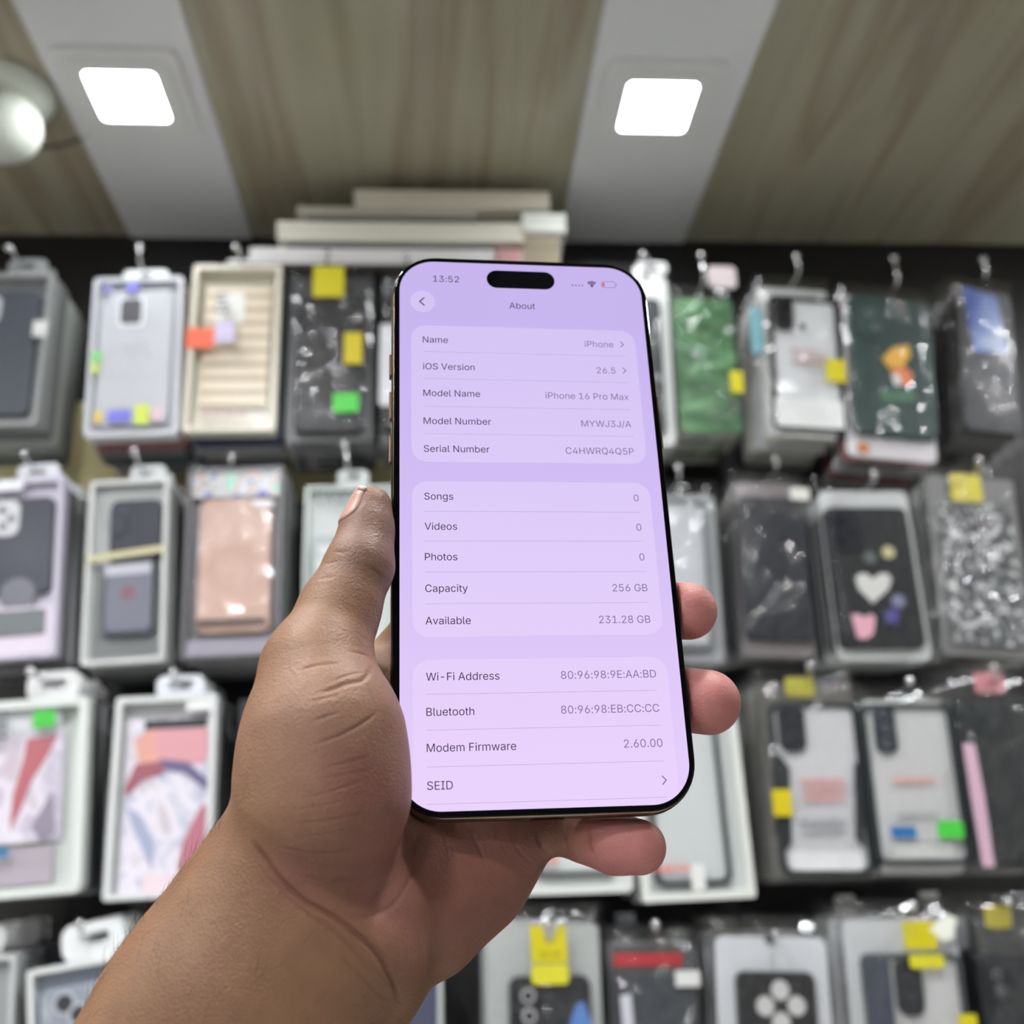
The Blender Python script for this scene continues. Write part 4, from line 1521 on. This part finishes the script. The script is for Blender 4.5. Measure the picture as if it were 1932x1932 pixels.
# ---- third row
p = Pack('box', 'pink streaked case in the white box', 'white box with a pink streaked picture of a phone case and a green sticker', [(-50, 1326), (166, 1312), (152, 1690), (-66, 1696)], 1.076, 'third', rgb=(222, 226, 222), border=9, radius=7)
p.insert(m_rose2, -40, 1375, 110, 1590)
p.poly('pink_streak', [(44, 1392), (100, 1384), (84, 1420), (52, 1470), (28, 1530), (10, 1566), (16, 1500), (34, 1440)], (188, 106, 116), 'insert')
p.poly('grey_area', [(50, 1560), (92, 1490), (96, 1570), (70, 1588)], (150, 140, 158), 'insert')  # grey corner of the printed picture
p.patch('white_header', -40, 1330, 110, 1380, (218, 220, 224), 'insert')
p.patch('grey_base', -46, 1600, 92, 1672, (178, 168, 178), 'insert')
p.patch('green_sticker', 63, 1340, 104, 1372, GRN)
p.patch('blue_sticker', -10, 1600, 16, 1618, (70, 124, 170))
p.print_lines(-30, 1345, 18, 1400, 4, (120, 124, 130), 'front', 4)
p.tab(90, 1288, 0.054, 0.030, (226, 226, 226), (0.026, 0.010))
p.hook(55, 1266)
p.behind(4, 1, [(172, 176, 174), (60, 62, 64), GREY])

p = Pack('box', 'rose marble case in the white box', 'white framed box with a rose and white marble phone case picture', [(218, 1320), (412, 1304), (392, 1692), (194, 1698)], 1.083, 'third', rgb=(218, 220, 220), border=6, radius=4)
p.insert(m_rose, 226, 1350, 398, 1682)
p.patch('black_edge', 268, 1354, 385, 1372, (44, 46, 56), 'insert')
p.patch('rose_block', 262, 1372, 388, 1440, (220, 160, 168), 'insert', 5)
p.poly('navy_arc', [(256, 1452), (300, 1430), (350, 1436), (388, 1470), (386, 1490), (344, 1458), (300, 1450), (258, 1474)], (112, 102, 140), 'insert')
p.poly('peach_patch', [(248, 1392), (290, 1372), (292, 1436), (256, 1440)], (226, 166, 152), 'insert')
p.poly('brown_red_patch', [(250, 1440), (300, 1434), (304, 1458), (262, 1470), (236, 1500), (228, 1490)], (160, 92, 104), 'insert')
p.poly('rose_streak', [(378, 1516), (386, 1520), (384, 1580), (370, 1640), (330, 1644), (340, 1590), (358, 1550)], (188, 116, 132), 'insert')
p.poly('grey_swirl', [(232, 1520), (262, 1540), (286, 1590), (280, 1640), (262, 1600), (244, 1560)], (168, 174, 200), 'insert')
p.patch('pale_base', 262, 1650, 380, 1684, (234, 214, 222), 'insert', 2)
p.patch('white_label', 352, 1322, 398, 1340, (232, 232, 232), 'front')
p.tab(333, 1290, 0.050, 0.024, (230, 232, 238), (0.026, 0.010))
p.hook(327, 1268)
p.behind(4, 1, [(176, 182, 178), (84, 86, 90), (140, 144, 142)])

p = Pack('box', 'black box at the wrist', 'nearly hidden black box between the rose marble box and the hand', [(446, 1318), (600, 1316), (600, 1690), (446, 1692)], 1.10, 'third', rgb=(40, 42, 44), border=6, radius=3)
p.insert((64, 66, 70))
p.hook(540, 1285)
p.behind(3, 1)

p = Pack('box', 'black rimmed case under the little finger', 'white box with a black rimmed phone case and red print, under the little finger', [(962, 1326), (1172, 1326), (1196, 1684), (976, 1688)], 1.082, 'third', rgb=(222, 224, 220), border=6, radius=5)
p.insert((216, 220, 216))
p.case(1000, 1350, 1156, 1654, (66, 72, 76), window=(206, 210, 208), r=10)
p.print_lines(1006, 1612, 1060, 1632, 1, (218, 118, 104), 'front', 6)
p.hook(1080, 1290)
p.behind(4, 1, [PALE, (60, 62, 64)])

p = Pack('box', 'black rimmed case beside the ring finger', 'white box with a black rimmed clear phone case, beside the ring fingertip', [(1196, 1326), (1376, 1330), (1436, 1682), (1202, 1714)], 1.074, 'third', rgb=(220, 222, 216), border=8, radius=3)
p.insert((200, 204, 202))
p.case(1226, 1350, 1368, 1672, (52, 58, 62), window=(196, 200, 200), r=10)
p.print_lines(1236, 1630, 1300, 1648, 1, (218, 118, 104), 'front', 7)
p.patch('white_clip', 1304, 1630, 1330, 1680, (222, 224, 220), 'front')
p.hook(1330, 1292)
p.behind(4, 1, [PALE, (70, 72, 74)])

p = Pack('bag', 'rugged black case with red print', 'clear bag with a rugged black phone case over a white card with red print', [(1424, 1278), (1618, 1274), (1648, 1662), (1460, 1668)], 1.082, 'third', rgb=(96, 94, 90), radius=5)
p.case(1464, 1326, 1634, 1652, (38, 42, 46), window=(198, 198, 200), r=10, cam=[(1494, 1374, 25, 44, (36, 38, 44), [(1500, 1352, 8), (1486, 1376, 8), (1502, 1398, 8)], (60, 62, 68))])
p.poly('side_grip', [(1464, 1420), (1476, 1430), (1490, 1450), (1494, 1590), (1484, 1604), (1470, 1600)], (34, 37, 40))
p.poly('side_grip', [(1612, 1440), (1624, 1440), (1632, 1600), (1624, 1594), (1614, 1580)], (34, 37, 40))
p.print_lines(1508, 1466, 1594, 1514, 3, (222, 160, 156), 'case', 9)
p.print_lines(1506, 1540, 1594, 1576, 2, (158, 160, 166), 'case', 10)
p.patch('white_foot', 1490, 1606, 1628, 1642, (222, 222, 224), 'case', 6)
p.patch('yellow_sticker', 1455, 1490, 1491, 1540, (206, 188, 20))
p.patch('yellow_tag', 1486, 1276, 1540, 1312, (176, 168, 60), 'insert', 3)
p.film(23, 1.2)
p.hook(1528, 1256)
p.behind(5, 1, [(130, 130, 126), (90, 88, 84)])

p = Pack('bag', 'black rimmed case with the blue and green stickers', 'pouch with a black rimmed phone case over a white card, blue and green stickers', [(1630, 1308), (1786, 1304), (1832, 1650), (1664, 1658)], 1.078, 'third', rgb=(196, 198, 196), radius=6)
p.case(1640, 1328, 1814, 1632, (52, 58, 60), window=(194, 194, 194), r=10, cam=[(1670, 1374, 20, 46, (40, 44, 52), [(1664, 1346, 8), (1668, 1374, 8), (1672, 1402, 8)], (110, 114, 122))])
p.print_lines(1682, 1462, 1762, 1480, 1, (222, 168, 164), 'case', 11)
p.print_lines(1690, 1530, 1768, 1544, 1, (170, 170, 172), 'case', 12)
p.patch('blue_sticker', 1678, 1560, 1724, 1581, BLU)
p.patch('green_sticker', 1765, 1549, 1813, 1582, GRN)
p.patch('white_foot', 1684, 1592, 1800, 1620, (200, 202, 198), 'case', 4)
p.film(24, 0.6)
p.hook(1716, 1284)
p.behind(5, 1, [PALE, GREY])

p = Pack('bag', 'black case with the pink side strip', 'clear bag with a black phone case and a pink strip down its side', [(1792, 1298), (1950, 1290), (1990, 1640), (1852, 1650)], 1.073, 'third', rgb=(46, 48, 48), radius=5)
p.case(1830, 1322, 1976, 1630, (38, 42, 44), cam=[(1866, 1356, 26, 34, (44, 48, 52), [(1860, 1344, 6), (1872, 1366, 6)], (96, 98, 100))])
p.poly('pink_strip', [(1812, 1404), (1834, 1404), (1852, 1500), (1872, 1636), (1850, 1636), (1830, 1520)], (206, 170, 188), 'front')
p.patch('red_tag', 1846, 1266, 1900, 1306, (196, 130, 138), 'insert', 3)
p.film(25, 1.5, header=0.020)
p.hook(1874, 1258)
p.behind(5, 1, [(150, 146, 142), (80, 80, 80)])

# ---- bottom row
p = Pack('box', 'pale box at the end of the bottom row', 'pale grey box cut off at the end of the bottom row', [(-140, 1812), (22, 1806), (20, 2180), (-150, 2184)], 1.086, 'bottom', rgb=(196, 198, 198), border=5)
p.insert((160, 162, 164))
p.tab(-50, 1776, 0.046, 0.024)
p.hook(-60, 1750)
p.behind(4, 1, [GREY, (120, 122, 124)])

p = Pack('box', 'grey case with the round camera holes', 'white framed box with a grey phone case with two camera holes, beside the forearm', [(46, 1838), (262, 1790), (272, 2170), (60, 2200)], 1.072, 'bottom', rgb=(222, 224, 222), border=5, radius=3)
p.insert((128, 134, 148))
p.case(74, 1856, 250, 2160, m_swirl, rough=0.35)
p.dot('camera_hole', 119, 1894, 15, (56, 56, 62), 'lid')
p.dot('camera_hole', 146, 1914, 14, (56, 56, 62), 'lid')
p.ring('camera_rim', 119, 1894, 22, 1.8, (196, 200, 206))
p.ring('camera_rim', 146, 1914, 21, 1.8, (196, 200, 206))
p.tab(165, 1776, 0.060, 0.034, (230, 232, 232), (0.030, 0.010))
p.hook(150, 1744)
p.behind(4, 1, [(30, 62, 92), (52, 74, 96), GREY])

p = Pack('box', 'navy box below the palm', 'navy fronted box with a pale side, below the heel of the palm', [(700, 1812), (832, 1812), (836, 2190), (700, 2190)], 1.082, 'bottom', rgb=(196, 198, 196), border=4)
p.insert((72, 76, 100))
p.hook(770, 1780)
p.behind(4, 1, [PALE, GREY])

p = Pack('bag', 'black case with the big yellow tag', 'clear bag with a black phone case, pale camera rings and a large yellow tag', [(908, 1732), (1138, 1728), (1150, 2110), (918, 2116)], 1.078, 'bottom', rgb=(176, 180, 178), radius=8)
p.case(962, 1842, 1118, 2100, (36, 38, 42), cam=[(996, 1900, 26, 50, (30, 32, 36), [(996, 1878, 12), (998, 1916, 12)], (176, 174, 176))])
p.poly('blue_print', [(1074, 1932), (1088, 1892), (1102, 1890), (1120, 1940), (1110, 1990), (1080, 1990)], (92, 130, 196))
p.poly('yellow_tag', [(998, 1746), (1022, 1746), (1030, 1778), (1040, 1778), (1050, 1746), (1066, 1746), (1070, 1815), (1002, 1815)], YEL, 'front')
p.patch('yellow_sticker', 1002, 1818, 1072, 1856, (212, 206, 50), 'front', 4)
p.print_lines(1014, 1792, 1058, 1806, 1, (168, 152, 20), 'front', 13)
p.hole = p.L(1036, 1776)
p.film(28, 1.3)
p.hook(1034, 1742)
p.behind(5, 1, [PALE, GREY])

p = Pack('bag', 'dark case under the red band', 'clear crinkled bag with a dark grey phone case under a red band', [(1150, 1772), (1322, 1768), (1344, 2130), (1160, 2134)], 1.084, 'bottom', rgb=(84, 84, 86), radius=5)
p.case(1166, 1838, 1318, 2120, (58, 62, 68))
p.patch('red_band', 1160, 1800, 1290, 1824, (182, 36, 44), 'insert')
p.patch('white_sticker', 1272, 1830, 1318, 1860, (214, 214, 212), 'front')
p.poly('white_print', [(1170, 1880), (1190, 1874), (1198, 1960), (1180, 1990)], (206, 206, 214))
p.film(29, 1.8)
p.hook(1236, 1744)
p.behind(5, 1, [(110, 104, 106), GREY])

p = Pack('bag', 'black case with four white circles', 'white pouch with a black phone case marked with four white circles', [(1346, 1756), (1572, 1752), (1592, 2120), (1362, 2124)], 1.072, 'bottom', rgb=(206, 208, 212), radius=8)
p.case(1396, 1834, 1548, 2106, (34, 34, 36))
for a, b in ((1472, 1868), (1444, 1898), (1503, 1898), (1474, 1928)):
    p.dot('white_circle', a, b, 17, (196, 196, 194), 'case')
p.dot('hang_hole', 1458, 1772, 11, (70, 72, 74), 'insert', 0.8)
p.film(30, 0.9)
p.hook(1462, 1762)
p.behind(5, 1, [PALE, (70, 70, 72)])

p = Pack('bag', 'white card case with the black camera block', 'white bag with a white card, a black camera block and a yellow tag on top', [(1592, 1726), (1814, 1718), (1858, 2090), (1620, 2100)], 1.076, 'bottom', rgb=(196, 198, 200), radius=7)
p.case(1640, 1800, 1830, 2080, (70, 72, 76), window=(194, 194, 194), cam=[(1716, 1862, 25, 54, (40, 41, 45), [(1712, 1846, 9), (1716, 1880, 6)], (84, 86, 88))])
p.patch('dark_side', 1642, 1806, 1690, 2076, (64, 68, 80), 'lid', 5)
p.patch('yellow_tag', 1700, 1738, 1762, 1790, YEL, 'front', 3)
p.patch('yellow_sticker', 1712, 1800, 1776, 1826, (212, 206, 40), 'front', 3)
p.patch('yellow_sticker', 1804, 1912, 1838, 1940, YEL, 'front', 2)
p.poly('painted_glint', [(1748, 1752), (1782, 1724), (1800, 1732), (1794, 1768), (1776, 1776)], (236, 240, 226), 'front', 0.15)  # bright glint on the bag, painted as a pale patch
p.film(31, 1.2)
p.hook(1722, 1708)
p.behind(5, 1, [PALE, GREY])

p = Pack('bag', 'black case at the far end of the bottom row', 'clear bag with a black phone case and dull yellow tag, ending the bottom row', [(1842, 1716), (1990, 1710), (2030, 2060), (1878, 2070)], 1.083, 'bottom', rgb=(70, 70, 70), radius=5)
p.case(1858, 1800, 2006, 2050, (36, 38, 42), cam=[(1884, 1850, 24, 40, (40, 42, 46), [(1878, 1838, 8), (1886, 1868, 8)], (120, 122, 126))])
p.patch('yellow_tag', 1866, 1708, 1916, 1752, (176, 164, 60), 'insert', 3)
p.film(32, 1.8)
p.hook(1900, 1700)
p.behind(5, 1, [GREY, (60, 60, 60)])

# ---- flat boxes lying on a ledge above the top row
ZL = on_y(720, 503, 1.10)[2]
led = box('wall_ledge', on_y(430, 503, 1.1)[0], on_y(1100, 503, 1.1)[0], 1.094, YW - 0.0005, ZL - 0.005, ZL, mat('dark_ledge', (50, 46, 44), rough=0.5))
tag(led, 'dark narrow ledge under the stack of flat boxes', 'shelf')
z_below = {}


def flatbox(x0, y0, x1, y1, rgb, yf, depth, label, lid=True, dz=0.0):
    a, b = on_y(x0, y1, yf), on_y(x1, y0, yf)
    z0, z1 = a[2] + dz, b[2] + dz
    return [a[0], b[0], yf, min(yf + depth, YW - 0.004), z0, z1, rgb, label]


FB = [
    (470, 472, 934, 502, (224, 222, 222), 1.100, 0.14, 'long white flat box at the bottom of the stack on the ledge'),
    (540, 461, 938, 471, (40, 44, 52), 1.108, 0.13, 'black slab in place of the shaded gap above the bottom white box'),  # shade between two boxes, made as a dark slab
    (522, 430, 986, 460, (228, 226, 212), 1.098, 0.14, 'long cream white flat box in the middle of the ledge stack'),
    (578, 417, 900, 429, (70, 76, 82), 1.106, 0.13, 'dark grey slab in place of the shaded gap under the second box from the top'),  # another shaded gap filled with a dark slab
    (560, 404, 898, 416, (188, 184, 170), 1.102, 0.13, 'thin grey beige flat box, second from the top of the ledge stack'),
    (668, 376, 1036, 403, (216, 210, 194), 1.100, 0.14, 'cream flat box on top of the ledge stack'),
]
prev = ZL
for x0, y0, x1, y1, rgb, yf, dp, lab in FB:
    a, b = on_y(x0, y1, yf), on_y(x1, y0, yf)
    h_ = b[2] - a[2]
    r = tag(empty('flat_box', ((a[0] + b[0]) / 2, yf, prev + 0.0003)), lab, 'box', 'flat boxes stacked on the ledge')
    hw = (b[0] - a[0]) / 2
    bm = bmesh.new()
    add_box(bm, -hw, hw, 0, min(dp, YW - yf - 0.006), 0, h_ * 0.45, 0.001, 1)
    finish('base', bm, col(rgb), r)
    bm = bmesh.new()
    add_box(bm, -hw - 0.0008, hw + 0.0008, -0.0008, min(dp, YW - yf - 0.006) + 0.0008, h_ * 0.45, h_ - 0.0003, 0.001, 1)
    finish('lid', bm, col(rgb), r)
    prev += h_
zb = [ZL]
for x0, y0, x1, y1, rgb, yf, lab in ((938, 466, 985, 502, (206, 160, 160), 1.096, 'small pink box beside the bottom boxes of the ledge stack'),
                                     (988, 440, 1054, 502, (160, 150, 130), 1.100, 'beige box standing at the end of the ledge stack'),
                                     (986, 404, 1066, 438, (232, 236, 228), 1.094, 'small glossy white box on top of the beige box')):
    a, b = on_y(x0, y1, yf), on_y(x1, y0, yf)
    z0 = ZL + 0.0003 if y1 == 502 else ztop + 0.0003
    z1 = z0 + b[2] - a[2]
    if y1 == 502 and x0 == 988:
        ztop = z1
    yb = YW - 0.03
    if x0 == 938:
        z1 = min(z1, ZL + 0.024)
        yb = 1.13
    r = tag(empty('small_box', ((a[0] + b[0]) / 2, yf, z0)), lab, 'box', 'small boxes on the ledge')
    hw = (b[0] - a[0]) / 2
    bm = bmesh.new()
    add_box(bm, -hw, hw, 0, yb - yf, 0, (z1 - z0) * 0.6, 0.0015, 2)
    finish('base', bm, col(rgb, 0.3), r)
    bm = bmesh.new()
    add_box(bm, -hw - 0.0006, hw + 0.0006, -0.0006, yb - yf + 0.0006, (z1 - z0) * 0.6, z1 - z0, 0.0015, 2)
    finish('lid', bm, col(rgb, 0.3), r)

# ---- white security camera on the ceiling
c0 = on_z(6, 238, ZC - 0.052)
cam_root = tag(empty('security_camera', (c0[0], c0[1], ZC)), 'white domed security camera fixed to the wood ceiling', 'security camera')
m_cam = mat('camera_shell', (212, 217, 206), rough=0.5)
bm = bmesh.new()
lathe(bm, [(0, -0.0), (0.05, 0), (0.051, -0.006), (0.046, -0.018), (0.03, -0.026), (0, -0.028)], 40)
finish('ceiling_base', bm, m_cam, cam_root, True)
ball = empty('turret')
ball.parent = cam_root
bm = bmesh.new()
prof = [(0, 0.041)]
for k in range(1, 15):
    a = PI / 2 - PI * 0.80 * k / 14
    prof.append((0.041 * math.cos(a), 0.041 * math.sin(a) * (1.0 if a > 0 else 1.35)))
r_, z_ = prof[-1]
prof += [(r_ - 0.003, z_ - 0.002), (r_ - 0.006, z_ + 0.001), (r_ - 0.007, z_ + 0.006), (0.006, z_ + 0.007), (0, z_ + 0.007)]
lathe(bm, prof, 40)
shell = finish('turret', bm, m_cam, None, True)
bpy.data.objects.remove(ball)
shell.name = 'turret'
shell.parent = cam_root
dirv = Vector((-0.42, -0.62, -0.66)).normalized()
shell.matrix_local = Matrix.Translation((0, 0, -0.052)) @ dirv.to_track_quat('-Z', 'Y').to_matrix().to_4x4()
for rr0, rr1, dz in ((0.0165, 0.0145, 0.006), (0.0110, 0.0, 0.0055)):
    bm = bmesh.new()
    lathe(bm, [(0, z_ + dz), (rr0, z_ + dz), (rr0, z_ + dz - 0.002), (max(rr1, 0), z_ + dz - 0.002)] if rr1 else [(0, z_ + dz - 0.001), (0.008, z_ + dz), (0.011, z_ + dz + 0.002)], 32)
    finish('lens_rim' if rr1 else 'lens', bm, m_cam if rr1 else m_lens, shell, True)
bm = bmesh.new()
pts = [on_z(x, y, ZC - 0.003) for x, y in ((60, 270), (85, 278), (115, 276), (145, 266), (172, 250))]
mid = pts[2]
tube(bm, [q - mid for q in pts], 0.0022, 8)
cab = finish('camera_cable', bm, mat('cable_grey', (96, 94, 88), rough=0.5), None, True)
cab.location = mid
tag(cab, 'thin grey cable curving out from the security camera across the ceiling', 'cable')
